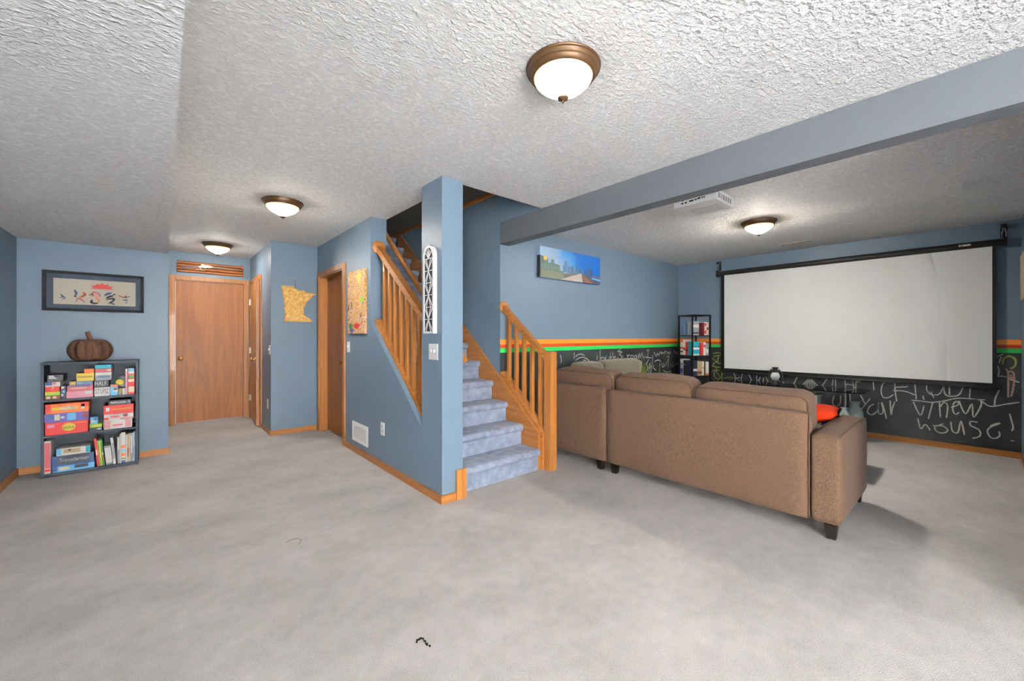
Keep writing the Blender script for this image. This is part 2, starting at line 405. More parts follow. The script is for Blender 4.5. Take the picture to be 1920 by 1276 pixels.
# ------------------------------------------------------------------ doors
# door_1: closed oak door at the end of the hall
d1 = sgroup('door_1', (.53, 7.335, 0))
b = BM()
box(b, .064, .128, 7.317, 7.335, 0, 2.045); box(b, .942, 1.004, 7.317, 7.335, 0, 2.045); box(b, .064, 1.004, 7.317, 7.335, 2.045, 2.103)
ob('casing', b, M_oak['z'], d1, .004)
b = BM(); box(b, .12, .134, 7.335, 7.45, 0, 2.05); box(b, .936, .95, 7.335, 7.45, 0, 2.05); box(b, .134, .936, 7.335, 7.45, 2.036, 2.05)
ob('jamb', b, M_oak['z'], d1)
leaf = bx('door_leaf', M_veneer, (.137, .933, 7.35, 7.388, .018, 2.033), d1)
def knob(parent, c, axis, m=M_brass, r=.027):
    M = Matrix.Rotation(math.pi/2, 4, 'X') if axis == '-y' else Matrix.Rotation(-math.pi/2, 4, 'Y')
    b = BM(); lathe(b, [(.0, 0), (r*1.15, 0), (r*1.1, .006), (r*.45, .012), (r*.4, .03), (r*.8, .036), (r, .048), (r*.85, .06), (.004, .066)], c, 20, M)
    return ob('knob', b, m, parent, smooth=True)
knob(leaf, (.19, 7.35, .93), '-y')
# door_2: oak door ajar in the side wall of the hall
d2 = sgroup('door_2', (1.022, 6.8, 0))
b = BM()
box(b, 1.004, 1.022, 6.362, 6.42, 0, 2.04); box(b, 1.004, 1.022, 7.2, 7.258, 0, 2.04); box(b, 1.004, 1.022, 6.362, 7.258, 2.04, 2.098)
ob('casing', b, M_oak['z'], d2, .004)
b = BM(); box(b, 1.022, 1.135, 6.42, 6.434, 0, 2.04); box(b, 1.022, 1.135, 7.186, 7.2, 0, 2.04); box(b, 1.022, 1.135, 6.434, 7.186, 2.026, 2.04)
ob('jamb', b, M_oak['z'], d2)
hx, hy, ang = 1.006, 7.18, math.radians(-3.2)
Mh = Matrix.Translation((hx, hy, 0)) @ Matrix.Rotation(ang, 4, 'Z')
b = BM(); box(b, 0, .036, -.745, -.004, .02, 2.02, Mh); leaf2 = ob('door_leaf', b, M_oak['z'], d2)
for z in (.32, 1.03, 1.76):
    b = BM(); lathe(b, [(.009, -.045), (.009, .045)], (hx-.012, hy+.0, z), 10); box(b, -.003, .0, -.045, -.004, z-.045, z+.045, Mh)
    ob('hinge', b, M_offwhite, leaf2)
kp = Mh @ Vector((0, -.68, .93)); knob(leaf2, kp, '-x')
# door_3: closet door in the stair wall, set back in its jamb
d3 = sgroup('door_3', (1.565, 5.19, 0))
b = BM()
box(b, 1.547, 1.565, 4.667, 4.73, 0, 2.025); box(b, 1.547, 1.565, 5.655, 5.715, 0, 2.025); box(b, 1.547, 1.565, 4.667, 5.715, 2.025, 2.085)
ob('casing', b, M_oak['z'], d3, .004)
b = BM(); box(b, 1.56, 1.73, 4.73, 4.75, 0, 2.03); box(b, 1.56, 1.73, 5.635, 5.655, 0, 2.03); box(b, 1.56, 1.73, 4.75, 5.635, 2.01, 2.03)
ob('jamb', b, M_oak['z'], d3)
leaf3 = bx('door_leaf', M_veneer, (1.655, 1.69, 4.753, 5.632, .015, 2.007), d3)
knob(leaf3, (1.655, 5.02, .93), '-x', r=.02)

# ------------------------------------------------------------------ chalk on the walls
def chalk(strokes, org, sc, plane, m, parent, wdt=.011, name='chalk_writing'):
    b = BM()
    for st in strokes:
        P = []
        for x, y in st:
            u, v = org[0]+x/sc, org[1]+y/sc
            P.append(Vector(onX(u, v, XSW-.0015) if plane == 'x' else onY(u, v, YTW-.0015)))
        # smooth the stroke
        if len(P) > 2:
            Q = []
            for i in range(len(P)-1):
                p0, p1, p2, p3 = P[max(i-1, 0)], P[i], P[i+1], P[min(i+2, len(P)-1)]
                for k in range(4):
                    t = k/4; Q.append(.5*((2*p1)+(p2-p0)*t+(2*p0-5*p1+4*p2-p3)*t*t+(3*p1-p0-3*p2+p3)*t**3))
            Q.append(P[-1]); P = Q
        n = Vector((-1, 0, 0)) if plane == 'x' else Vector((0, -1, 0))
        prev = None
        for i, p in enumerate(P):
            d = (P[min(i+1, len(P)-1)]-P[max(i-1, 0)])
            if d.length < 1e-6: continue
            s = n.cross(d.normalized())*(wdt*random.uniform(.42, .58))
            a, c = b.verts.new(p+s), b.verts.new(p-s)
            if prev: b.faces.new([prev[0], a, c, prev[1]])
            prev = (a, c)
    o = ob(name, b, m, parent)
    return o
def ring(cx, cy, rx, ry, n=9, a0=-90, a1=270):
    return [(cx+rx*math.cos(math.radians(a0+(a1-a0)*i/n)), cy+ry*math.sin(math.radians(a0+(a1-a0)*i/n))) for i in range(n+1)]
LW = [[(85, 120), (100, 190), (95, 240)], [(295, 85), (290, 180)], [(310, 150), (350, 115), (400, 110), (450, 130)],
      [(310, 205), (360, 170), (420, 155), (480, 175), (520, 215)], [(425, 215), (440, 200), (470, 195)],
      [(640, 132), (632, 200)], [(630, 98), (636, 104)], [(680, 40), (682, 205)], [(695, 150), (697, 205)], [(697, 175), (720, 155), (738, 170), (738, 205)],
      [(750, 150), (765, 200), (768, 160), (776, 132)],
      [(835, 85), (835, 205)], [(815, 165), (860, 150)], [(870, 80), (885, 210)], [(884, 170), (902, 142), (915, 165), (920, 205)], [(945, 152), (945, 205)],
      [(1030, 140), (1000, 150), (1010, 172), (1030, 186), (1000, 205)], [(990, 30), (950, 70), (1010, 75), (970, 110), (1000, 130)],
      [(1085, 115), (1105, 190)], [(1095, 145), (1110, 122), (1132, 125)], ring(1160, 150, 20, 24), ring(1214, 152, 18, 24), [(1232, 125), (1236, 180)],
      [(1252, 120), (1262, 180), (1268, 100), (1290, 160), (1302, 90), (1328, 150), (1340, 180)],
      [(1378, 50), (1422, 50)], [(1402, 50), (1396, 160)], [(1352, 150), (1400, 160), (1452, 165)],
      [(1490, 80), (1525, 140), (1540, 95), (1565, 130), (1575, 70)], ring(1598, 90, 10, 14), [(1610, 75), (1614, 106)], [(1624, 80), (1626, 108)], [(1626, 88), (1640, 78), (1644, 106)],
      [(1661, 45), (1661, 110)], [(1648, 75), (1680, 70)], [(1690, 90), (1708, 84), (1700, 74), (1688, 92), (1704, 106)], ring(1722, 90, 10, 14), [(1736, 45), (1736, 108)],
      [(1800, 50), (1800, 110)], [(1786, 72), (1812, 70)], ring(1832, 95, 10, 14), [(1880, 90), (1896, 76), (1906, 100), (1890, 112)],
      [(1470, 120), (1465, 250), (1440, 310)], [(1500, 220), (1550, 195), (1590, 215)], [(1490, 270), (1480, 310), (1520, 350)], [(1580, 240), (1570, 400)],
      [(1605, 235), (1620, 310), (1640, 240)], [(1640, 300), (1690, 220), (1720, 140), (1680, 150)], [(1710, 210), (1700, 300)], [(1745, 230), (1750, 300)],
      [(1782, 220), (1764, 300), (1800, 270), (1850, 250)], [(1630, 350), (1680, 380), (1740, 370), (1745, 430)],
      [(1410, 190), (1380, 260), (1400, 330), (1410, 420)], [(1440, 230), (1420, 330), (1460, 290), (1440, 400)], [(1425, 250), (1432, 300), (1425, 400)]]
chalk(LW, (1040, 650), 8, 'y', M_chalk, wall_far_theater, .012)
fan = []
for i in range(17):
    a = -68+i*8.5; r = 190+50*math.sin(i*2.3)
    x0, y0 = 1285+a*.6, 432; x1, y1 = 1285+r*math.sin(math.radians(a*.75)), 432-r*math.cos(math.radians(a*.75))
    fan.append([(x0, y0), ((x0+x1)/2+8*math.sin(i), (y0+y1)/2), (x1, y1)])
    fan.append([((x0+x1)/2, (y0+y1)/2+20), ((x0+x1)/2+22, (y0+y1)/2-25)])
chalk(fan, (1040, 650), 8, 'y', M_chalkg, wall_far_theater, .014, 'chalk_drawing')
RW = [[(385, 600), (455, 735), (492, 640)], [(580, 600), (535, 770)], [(645, 605), (655, 755)], [(655, 650), (690, 606), (728, 640), (715, 760)],
      [(760, 655), (830, 632), (820, 596), (786, 620), (780, 690), (810, 725), (842, 705)], [(840, 590), (905, 720), (970, 620), (985, 755), (1060, 640), (1058, 590)],
      [(365, 585), (480, 595), (570, 605), (700, 590), (820, 565), (950, 570), (1050, 585), (1150, 645), (1300, 625), (1440, 605)], [(950, 572), (1100, 580)],
      [(1250, 470), (1205, 560), (1195, 635)], [(955, 440), (945, 565)],
      [(520, 425), (520, 480), (560, 525), (640, 525), (690, 445)], [(690, 440), (700, 520), (750, 545), (840, 530), (885, 445)], [(745, 445), (745, 530)], [(560, 500), (590, 560)],
      [(200, 400), (205, 500), (220, 595)], [(400, 415), (415, 575)], [(185, 490), (270, 490), (350, 510), (400, 535)], [(210, 455), (330, 450)],
      [(150, 405), (90, 410), (65, 480), (80, 550), (130, 560), (185, 530)], [(480, 540), (492, 580)],
      [(430, 765), (460, 870), (505, 825), (555, 885)], [(685, 820), (600, 850), (620, 895), (680, 912), (730, 885), (680, 842), (580, 838)], [(760, 800), (775, 890), (830, 905), (860, 790), (895, 930)],
      [(1025, 805), (960, 795), (955, 835), (1040, 880), (1050, 940), (975, 965)], [(1150, 845), (1200, 820), (1250, 815), (1160, 850), (1125, 890), (1150, 950), (1200, 965), (1245, 940), (1240, 895)],
      [(1345, 720), (1380, 850), (1365, 890)], [(1355, 988), (1392, 990)],
      [(1225, 150), (1280, 125)], [(1240, 215), (1262, 150)], [(1225, 240), (1240, 290), (1230, 340)], [(1225, 345), (1300, 350), (1360, 380), (1440, 405)]]
chalk(RW, (1640, 640), 5.318, 'x', M_chalk, wall_screen, .0115)
chalk([ring(1342, 208, 66, 62, 10, 160, 440)], (1640, 640), 5.318, 'x', M_chalkg, wall_screen, .016, 'chalk_drawing')
chalk([[(1300, 270), (1330, 320), (1330, 555)], [(1330, 310), (1365, 295), (1390, 340), (1385, 440), (1362, 548)], [(1350, 330), (1375, 370), (1350, 360), (1372, 340)]], (1640, 640), 5.318, 'x', M_chalkp, wall_screen, .014, 'chalk_drawing')
chalk([[(870, 345), (900, 402)], [(932, 365), (865, 448)], [(955, 402), (925, 420), (915, 455), (945, 470), (980, 440), (985, 395)], [(985, 390), (985, 460), (1015, 455), (1004, 390), (1020, 430), (1036, 495)]], (1360, 640), 3.43, 'x', M_chalk, wall_screen, .0115)
chalk([[(1060, 380), (1066, 470), (1074, 430), (1090, 385)]], (1360, 640), 3.43, 'x', M_chalk, wall_screen, .013)
UR = [[(110, 60), (155, 205)], [(220, 60), (190, 205)], [(140, 130), (185, 115)], [(300, 75), (330, 140), (350, 205)], [(400, 90), (415, 185), (450, 110)], [(490, 120), (485, 215)],
      [(520, 110), (560, 190), (580, 205)], [(740, 175), (775, 220)], [(925, 110), (865, 230)], [(1310, 130), (1240, 235)], [(1385, 140), (1375, 225)], [(1415, 140), (1420, 270)],
      [(1535, 140), (1555, 290)], [(1530, 200), (1640, 215)], [(1630, 150), (1665, 290)], [(1680, 155), (1675, 290)], [(1680, 180), (1740, 160), (1820, 160)], [(1900, 160), (1910, 280)],
      [(1270, 350), (1290, 470)], [(1400, 350), (1380, 430), (1400, 480), (1450, 480), (1480, 430), (1480, 350)]]
for t in range(7): UR.append([(1085+(t-3)*8, 140), (1085+(t-3)*42, 240+abs(t-3)*4)])
chalk(UR, (1360, 690), 6.857, 'x', M_chalk, wall_screen, .012)
LG = [[(730, 680), (752, 750), (620, 780)], [(610, 735), (700, 725), (745, 740)], [(700, 770), (680, 860)], ring(690, 1050, 62, 66), [(660, 1000), (720, 1090)], [(600, 930), (740, 945)], [(740, 880), (742, 1160)],
      [(600, 1000), (670, 960), (610, 900), (690, 850)], [(680, 1140), (850, 1138), (950, 1160)], [(760, 1110), (860, 1090), (930, 1110)], [(600, 800), (690, 880), (745, 880)]]
chalk(LG, (1260, 570), 7.975, 'x', M_chalkg, wall_screen, .012, 'chalk_drawing')

# ================================================================== STAIRS
RISE, RUN, Y0 = .195, .2335, 2.655
st = thing('staircase', (2.2, 2.66, 0), 'straight staircase with blue-grey carpeted steps between the post and the oak newel', 'staircase')
NST = 14
for k in range(1, NST+1):
    zt = RISE*k; yf = Y0+RUN*(k-1); yb = yf+RUN+.03 if k < NST else 7.4
    nose = []
    r = .034; cyn, czn = yf-.028+r, zt-r
    for i in range(7):
        a = math.radians(90+i*180/6*.93); nose.append((cyn+r*math.cos(a), czn+r*math.sin(a)))
    zb = max(0, zt-RISE-.0) if k == 1 else zt-RISE+.0005
    pts = nose+[(yf+.004, zt-2*r-.004), (yf+.002, zb), (yb, zb), (yb, zt)]
    b = BM(); prism(b, pts, 'x', 1.753, 2.644)
    ob('step', b, M_stepcarpet, st, smooth=True)
def slope_z(y): return .84+.835*(y-3.263)
b = BM(); prism(b, [(2.66, .0), (2.66, slope_z(2.66)), (5.62, slope_z(5.62)), (5.62, slope_z(5.62)-.3), (3.02, slope_z(3.02)-.3-.3+.0), (2.75, 0)], 'x', 2.646, 2.669)
ob('skirt_board', b, M_oak['y'], st)

# right-hand balustrade beside the sofa
br = thing('balustrade', (2.72, 2.9, 0), 'short oak balustrade with square newel post at the foot of the stairs', 'railing')
b = BM(); box(b, 2.69, 2.775, 2.545, 2.628, 0, 1.102); ob('newel_post', b, M_oak['z'], br, .006)
def shz(y): return .835-.865*(3.24-y)
b = BM(); prism(b, [(2.628, 0), (2.628, shz(2.628)), (3.25, shz(3.25)), (3.25, 0)], 'x', 2.671, 2.75); ob('stringer_panel', b, M_oak['y'], br)
b = BM(); prism(b, [(2.628, shz(2.628)), (2.628, shz(2.628)+.034), (3.248, shz(3.248)+.034), (3.248, shz(3.248))], 'x', 2.672, 2.768); ob('shoe_rail', b, M_oak['y'], br, .006)
def rz(y): return 1.555-.80*(3.25-y)
b = BM(); prism(b, [(2.628, rz(2.628)-.034), (2.628, rz(2.628)+.03), (3.236, rz(3.236)+.03), (3.236, rz(3.236)-.034)], 'x', 2.688, 2.748); ob('handrail', b, M_oak['y'], br, .014, seg=3, smooth=True)
b = BM(); lathe(b, [(.001, 0), (.062, 0), (.062, .012), (.052, .018), (.001, .018)], (2.718, 3.249, rz(3.25)), 24, Matrix.Rotation(math.pi/2, 4, 'X')); ob('rosette', b, M_oak['x'], br, smooth=True)
for y in (3.159, 3.044, 2.929, 2.814, 2.699):
    b = BM(); prism(b, [(y-.017, shz(y-.017)+.03), (y+.017, shz(y+.017)+.03), (y+.017, rz(y+.017)-.03), (y-.017, rz(y-.017)-.03)], 'x', 2.701, 2.735); ob('baluster', b, M_oak['z'], br, .004)

# left-hand balustrade in the wall opening
bl = thing('balustrade', (1.648, 3.4, 0), 'oak balustrade filling the sloped wall opening beside the post', 'railing')
def lsz(y): return .507+.8355*(y-2.893)
b = BM(); prism(b, [(2.895, lsz(2.895)+.001), (2.895, lsz(2.895)+.036), (3.94, lsz(3.94)+.036), (3.94, lsz(3.94)+.001)], 'x', 1.608, 1.722); ob('shoe_rail', b, M_oak['y'], bl, .005)
def lrz(y): return 2.139-.775*(3.944-y)
b = BM(); prism(b, [(2.895, lrz(2.895)-.036), (2.895, lrz(2.895)+.034), (3.925, lrz(3.925)+.034), (3.925, lrz(3.925)-.036)], 'x', 1.617, 1.68); ob('handrail', b, M_oak['y'], bl, .015, seg=3, smooth=True)
b = BM(); lathe(b, [(.001, 0), (.07, 0), (.07, .012), (.058, .02), (.001, .02)], (1.648, 3.941, lrz(3.944)), 24, Matrix.Rotation(math.pi/2, 4, 'X')); ob('rosette', b, M_oak['x'], bl, smooth=True)
for i in range(8):
    y = 3.79-.12*i
    b = BM(); prism(b, [(y-.018, lsz(y-.018)+.03), (y+.018, lsz(y+.018)+.03), (y+.018, lrz(y+.018)-.03), (y-.018, lrz(y-.018)-.03)], 'x', 1.631, 1.667); ob('baluster', b, M_oak['z'], bl, .004)
# wall handrail inside the stairwell
wr = thing('wall_handrail', (1.82, 3.9, 1.0), 'round oak handrail climbing along the inner left side of the stairs', 'handrail')
b = BM(); tube(b, [(1.82, 2.66, 1.05), (1.82, 5.5, 3.50)], .026, 12); ob('rail', b, M_oak['y'], wr, smooth=True)
for y, x0 in ((2.78, 1.75), (4.25, 1.73), (5.3, 1.73)):
    z = 1.05+(y-2.66)*.8627
    b = BM(); tube(b, [(x0+.0005, y, z-.07), (x0+.05, y, z-.07), (1.82, y, z-.02)], .007, 8); ob('bracket', b, M_offwhite, wr)

# ================================================================== CEILING LIGHTS
def glow_mat(gain):
    m = bpy.data.materials.new('frosted_lamp_glass'); m.use_nodes = True; nt = m.node_tree; b = nt.nodes['Principled BSDF']
    b.inputs['Base Color'].default_value = (.9, .8, .6, 1); b.inputs['Roughness'].default_value = .3
    L = nt.links.new
    tc = nt.nodes.new('ShaderNodeTexCoord'); sp = nt.nodes.new('ShaderNodeSeparateXYZ'); L(tc.outputs['Object'], sp.inputs[0])
    mr = nt.nodes.new('ShaderNodeMapRange'); mr.inputs[1].default_value = -.046; mr.inputs[2].default_value = -.098; L(sp.outputs[2], mr.inputs[0])
    rp = nt.nodes.new('ShaderNodeValToRGB'); rp.color_ramp.elements[0].color = (1, .66, .28, 1); rp.color_ramp.elements[1].color = (1, .955, .885, 1); rp.color_ramp.elements[0].position = .15
    L(mr.outputs[0], rp.inputs[0]); L(rp.outputs[0], b.inputs['Emission Color'])
    pw = nt.nodes.new('ShaderNodeMath'); pw.operation = 'POWER'; pw.inputs[1].default_value = 3.4; L(mr.outputs[0], pw.inputs[0])
    ma = nt.nodes.new('ShaderNodeMath'); ma.operation = 'MULTIPLY_ADD'; ma.inputs[1].default_value = gain; ma.inputs[2].default_value = .8
    L(pw.outputs[0], ma.inputs[0]); L(ma.outputs[0], b.inputs['Emission Strength'])
    return m
M_glow = {k: glow_mat(g) for k, g in LAMP_GAIN.items()}
def ceiling_light(x, y, label, H=H, glow=None):
    t = thing('ceiling_light', (x, y, H), label, 'ceiling light', 'flush dome ceiling lights')
    b = BM(); lathe(b, [(.10, 0), (.163, 0), (.166, -.005), (.164, -.010), (.158, -.012), (.156, -.017), (.153, -.026), (.148, -.028), (.146, -.031), (.141, -.042), (.133, -.046), (.1, -.041)], (x, y, H), 40); ob('rim', b, M_bronze, t, smooth=True)
    prof = [(.131*(1-(k/12)**1.75), -.042-.09*k/12) for k in range(12)]+[(.012, -.131)]
    b = BM(); lathe(b, prof, (x, y, H), 32); ob('glass_dome', b, glow or M_glow['room'], t, smooth='all')
    b = BM(); lathe(b, [(.012, -.128), (.025, -.131), (.024, -.137), (.012, -.142), (.006, -.146), (.005, -.154), (.001, -.156)], (x, y, H), 16); ob('finial', b, M_bronze, t, smooth=True)
ceiling_light(1.345, 1.195, 'bronze-rimmed dome ceiling light out in the open carpeted room before the stairs')
ceiling_light(.804, 4.02, 'bronze-rimmed dome ceiling light out in front of the closet door', glow=M_glow['hall'])
ceiling_light(.54, 6.426, 'bronze-rimmed dome ceiling light just before the closed hall door', glow=M_glow['hall'])
ceiling_light(4.69, 1.454, 'bronze-rimmed dome ceiling light beside the projector', glow=M_glow['theatre'])
M_dim = mat('stairwell_fill_glass', (240, 230, 210), .4, emit=(255, 240, 215), estr=22)  # glow of an unseen upstairs lamp, added to lift the dark stairwell
ceiling_light(2.2, 4.6, 'added unseen dome ceiling light upstairs, lighting the stairwell', 4.9, M_dim)
# unseen lamp of the same kind, added behind the camera as fill
ceiling_light(1.7, -1.6, 'added bronze-rimmed dome ceiling light out of view beside the patio door')

#PART2
# ================================================================== SECTIONAL SOFA
def piping(loop, parent, r=.005):
    b = BM(); tube(b, loop, r, 6, True); return ob('piping', b, M_pipe, parent, smooth=True)
def rrect_yz(x, y0, y1, z0, z1, r):
    pts = []
    for cy, cz, a0 in ((y1-r, z1-r, 0), (y0+r, z1-r, 90), (y0+r, z0+r, 180), (y1-r, z0+r, 270)):
        for k in range(5):
            a = math.radians(a0+k*22.5); pts.append((x, cy+r*math.cos(a), cz+r*math.sin(a)))
    return pts
def back_cushion(parent, y0, y1, ztop, m=M_sofa, x0=3.19, tilt=7):
    sx, sy, sz = .24, y1-y0, ztop-.44
    M = Matrix.Rotation(math.radians(-tilt), 4, 'Y')
    b = BM(); pillow(b, (x0+.13, (y0+y1)/2, .44+sz/2), (sx, sy, sz), .055, (.035, .012, .022), 12, M, .006)
    c = ob('back_cushion', b, m, parent, smooth='all')
    loop = []
    for p in rrect_yz(-.10, -sy/2+.005, sy/2-.005, -sz/2+.01, sz/2-.008, .05):
        v = M @ Vector(p); loop.append((v.x+x0+.13, v.y+(y0+y1)/2, v.z+.44+sz/2+.010*(1-(p[1]/(sy/2))**2)*(1 if p[2] > 0 else 0)))
    piping(loop, c)
    return c
def taper_leg(parent, x, y, h=.088, a=.062, c=.046):
    b = BM()
    top = [b.verts.new((x+sx*a/2, y+sy*a/2, h)) for sx, sy in ((-1, -1), (1, -1), (1, 1), (-1, 1))]
    bot = [b.verts.new((x+sx*c/2, y+sy*c/2, 0)) for sx, sy in ((-1, -1), (1, -1), (1, 1), (-1, 1))]
    b.faces.new(top); b.faces.new(bot[::-1])
    for i in range(4): b.faces.new([top[i], bot[i], bot[(i+1) % 4], top[(i+1) % 4]])
    return ob('leg', b, M_leg, parent)
SB = 3.07
so = thing('sofa', (3.55, 1.35, 0), 'tan fabric sofa section with an arm, its back turned to the stairs', 'sofa', 'pieces of the sectional sofa')
def rbox(name, dims, r, parent, m=M_sofa, puff=(0, 0, 0), n=10):
    x0, x1, y0, y1, z0, z1 = dims; b = BM()
    pillow(b, ((x0+x1)/2, (y0+y1)/2, (z0+z1)/2), (x1-x0, y1-y0, z1-z0), r, puff, n); return ob(name, b, m, parent, smooth='all')
rbox('back_panel', (SB, SB+.1, .672, 2.205, .088, .758), .014, so, puff=(.006, 0, .002), n=16)
rbox('arm', (SB, 4.02, .51, .668, .088, .637), .028, so, puff=(0, .006, .012), n=14)
for yy in (.522, .654):
    b = BM(); tube(b, [(SB+.012, yy, .628), (SB+.3, yy, .640), (3.7, yy, .641), (4.0, yy, .63)], .005, 6); ob('piping', b, M_pipe, so)
b = BM(); tube(b, [(SB+.002, .670, .10), (SB+.001, .670, .62), (SB+.004, .670, .75)], .004, 6); ob('piping', b, M_pipe, so)
rbox('seat_base', (SB+.102, 3.98, .672, 2.205, .10, .30), .02, so)
for y0, y1 in ((.675, 1.437), (1.443, 2.203)): rbox('seat_cushion', (SB+.2, 4.02, y0, y1, .30, .455), .04, so, puff=(0, 0, .02))
back_cushion(so, .70, 1.462, .862); back_cushion(so, 1.475, 2.185, .895)
for x, y in ((3.115, .565), (3.115, 2.135), (3.96, .565), (3.96, 2.135)): taper_leg(so, x, y)
sc = thing('corner_sofa', (3.9, 2.75, 0), 'tan fabric corner section of the sofa behind the newel post', 'sofa', 'pieces of the sectional sofa')
rbox('back_panel', (SB, SB+.1, 2.212, 3.16, .088, .765), .014, sc, puff=(.006, 0, .002), n=14)
rbox('back_panel', (SB+.15, 5.1, 3.02, 3.16, .088, .72), .014, sc)
rbox('seat_base', (SB+.102, 5.1, 2.25, 3.02, .10, .30), .02, sc)
for x0, x1 in ((3.27, 3.9), (3.905, 4.75)): rbox('seat_cushion', (x0, x1, 2.24, 3.0, .30, .455), .04, sc, puff=(0, 0, .02))
rbox('arm', (4.94, 5.1, 2.25, 3.02, .30, .6), .03, sc)
back_cushion(sc, 2.225, 2.99, .905)
for x0, x1, zt, tl in ((3.47, 3.90, .945, 8), (3.925, 4.72, .952, 9)):
    M = Matrix.Rotation(math.radians(tl), 4, 'X')
    b = BM(); pillow(b, ((x0+x1)/2, 2.93, .455+(zt-.455)/2), (x1-x0, .19, zt-.455), .05, (.0, .04, .01), 12, M, .0); c = ob('back_cushion', b, M_sofa_shaded, sc, smooth='all')
    c['label'] = 'back cushion in sofa fabric, grey-green shading put into its colour'
for x, y in ((3.115, 2.29), (3.115, 3.1), (5.03, 2.31), (5.03, 3.1)): taper_leg(sc, x, y)
# orange throw pillow wedged between back cushion and arm
M = Matrix.Rotation(math.radians(-13), 4, 'X') @ Matrix.Rotation(math.radians(-81), 4, 'Z')
b = BM()
n = 14; hs, th = .25, .075; rows = {}
for s in (1, -1):
    for i in range(n+1):
        for j in range(n+1):
            u, v = 2*i/n-1, 2*j/n-1
            e = (1-u*u)*(1-v*v)
            pin = 1-.04*(1-u*u*.0)*(1-abs(v)**2)*abs(u)**3; pin2 = 1-.04*(1-abs(u)**2)*abs(v)**3
            p = M @ Vector((u*hs*pin, v*hs*pin2, s*th*e**.45))
            key = (i, j) if e < 1e-9 else (i, j, s)
            if key not in rows: rows[key] = b.verts.new(p+Vector((3.755, .885, .632)))
    for i in range(n):
        for j in range(n):
            def g(a, c):
                return rows.get((a, c)) or rows[(a, c, s)]
            try: b.faces.new([g(i, j), g(i+1, j), g(i+1, j+1), g(i, j+1)])
            except ValueError: pass
tag(ob('throw_pillow', b, M_orange, None, smooth='all', base=True), 'bright orange throw pillow lying against the sofa arm', 'pillow')
# ottoman in front of the sofa
ot = thing('ottoman', (4.8, .95, 0), 'low tan ottoman mostly hidden beyond the sofa arm', 'ottoman')
rbox('cushion', (4.5, 5.08, .645, 1.22, .08, .34), .03, ot, puff=(0, 0, .015))
for x in (4.56, 5.02):
    for y in (.70, 1.16): taper_leg(ot, x, y, .082)

# ================================================================== PROJECTION SCREEN
ps = thing('projection_screen', (6.5, 1.17, .69), 'large white pull-down projection screen in a black frame on the right wall', 'projection screen')
XS = 6.5
bx('screen_fabric', M_screen, (XS-.001, XS+.001, -.148, 2.488, .757, 2.20), ps)
b = BM(); box(b, XS-.0025, XS+.0025, 2.488, 2.535, .757, 2.20); box(b, XS-.0025, XS+.0025, -.178, -.148, .757, 2.20); box(b, XS-.0025, XS+.0025, -.178, 2.535, .715, .757); ob('black_border', b, M_black, ps)
b = BM(); tube(b, [(XS, -.21, .705), (XS, 2.57, .705)], .012, 12); ob('weight_bar', b, M_black, ps, smooth=True)
b = BM(); tube(b, [(XS, -.225, 2.215), (XS, 2.58, 2.215)], .036, 16); hs_ = ob('housing', b, M_black, ps, smooth=True)
for y0 in (-.245, 2.575): bx('end_cap', M_black, (XS-.04, XS+.04, y0, y0+.022, 2.165, 2.26), ps, .006)
for y in (-.225, 2.58):
    b = BM(); box(b, XS-.02, XSW-.001, y-.016, y+.016, 2.36, 2.395); box(b, XSW-.02, XSW-.001, y-.022, y+.022, 2.27, 2.41); ob('bracket', b, M_black, ps, .003)
    b = BM(); tube(b, [(XS, y-.013, 2.262), (XS, y-.016, 2.30), (XS, y-.003, 2.358), (XS, y+.003, 2.358), (XS, y+.016, 2.30), (XS, y+.013, 2.262)], .005, 6, True); ob('carabiner', b, M_chrome, ps, smooth=True)
plate = bx('name_plate', M_offwhite, (XS-.0375, XS-.0365, .0, .085, 2.208, 2.226), ps)
bx('name_plate_mark', mat('mark_red', (190, 60, 50), .5), (XS-.0382, XS-.0376, .055, .075, 2.212, 2.222), plate)

# ================================================================== GLASS MEDIA STAND with things on it
ms = thing('media_stand', (6.2, 1.7, 0), 'black glass media stand with chrome tube legs under the projection screen', 'media stand')
M_bglass = mat('black_glass', (14, 16, 18), .05, spec=.6)
M_edge = mat('glass_edge', (150, 175, 170), .15)
def shelf(z, x0, x1, y0, y1):
    b = BM(); prism(b, [(x0+.12, y0), (x1, y0), (x1, y1), (x0+.12, y1), (x0, y1-.1), (x0, y0+.1)], 'z', z-.011, z); return ob('glass_shelf', b, M_bglass, ms)
shelf(.6, 5.93, 6.44, .79, 2.5); shelf(.17, 5.93, 6.44, .84, 2.45)
for x in (6.08, 6.36):
    for y in (.978, 2.36):
        b = BM(); tube(b, [(x, y, 0), (x, y, .589)], .02, 14); ob('leg', b, M_chrome, ms, smooth=True)
ln = thing('lantern', (6.16, 1.715, .601), 'small black hurricane lantern with frosted globe on the media stand', 'lantern')
c = (6.16, 1.715, .601)
b = BM(); lathe(b, [(.001, 0), (.062, 0), (.064, .015), (.055, .03), (.05, .055), (.03, .062), (.001, .062)], c, 20); ob('base', b, M_black, ln, smooth=True)
b = BM(); lathe(b, [(.03, .063), (.05, .09), (.055, .115), (.046, .145), (.03, .165)], c, 20); ob('globe', b, mat('milky_glass', (176, 180, 182), .25), ln, smooth=True)
b = BM(); lathe(b, [(.001, .166), (.042, .166), (.045, .175), (.03, .195), (.028, .215), (.04, .22), (.036, .232), (.001, .238)], c, 20); ob('cap', b, M_black, ln, smooth=True)
for s in (-1, 1):
    b = BM(); tube(b, [(c[0], c[1]+s*.055, c[2]+.02), (c[0], c[1]+s*.08, c[2]+.07), (c[0], c[1]+s*.078, c[2]+.14), (c[0], c[1]+s*.04, c[2]+.20)], .012, 8); ob('side_tube', b, M_black, ln, smooth=True)
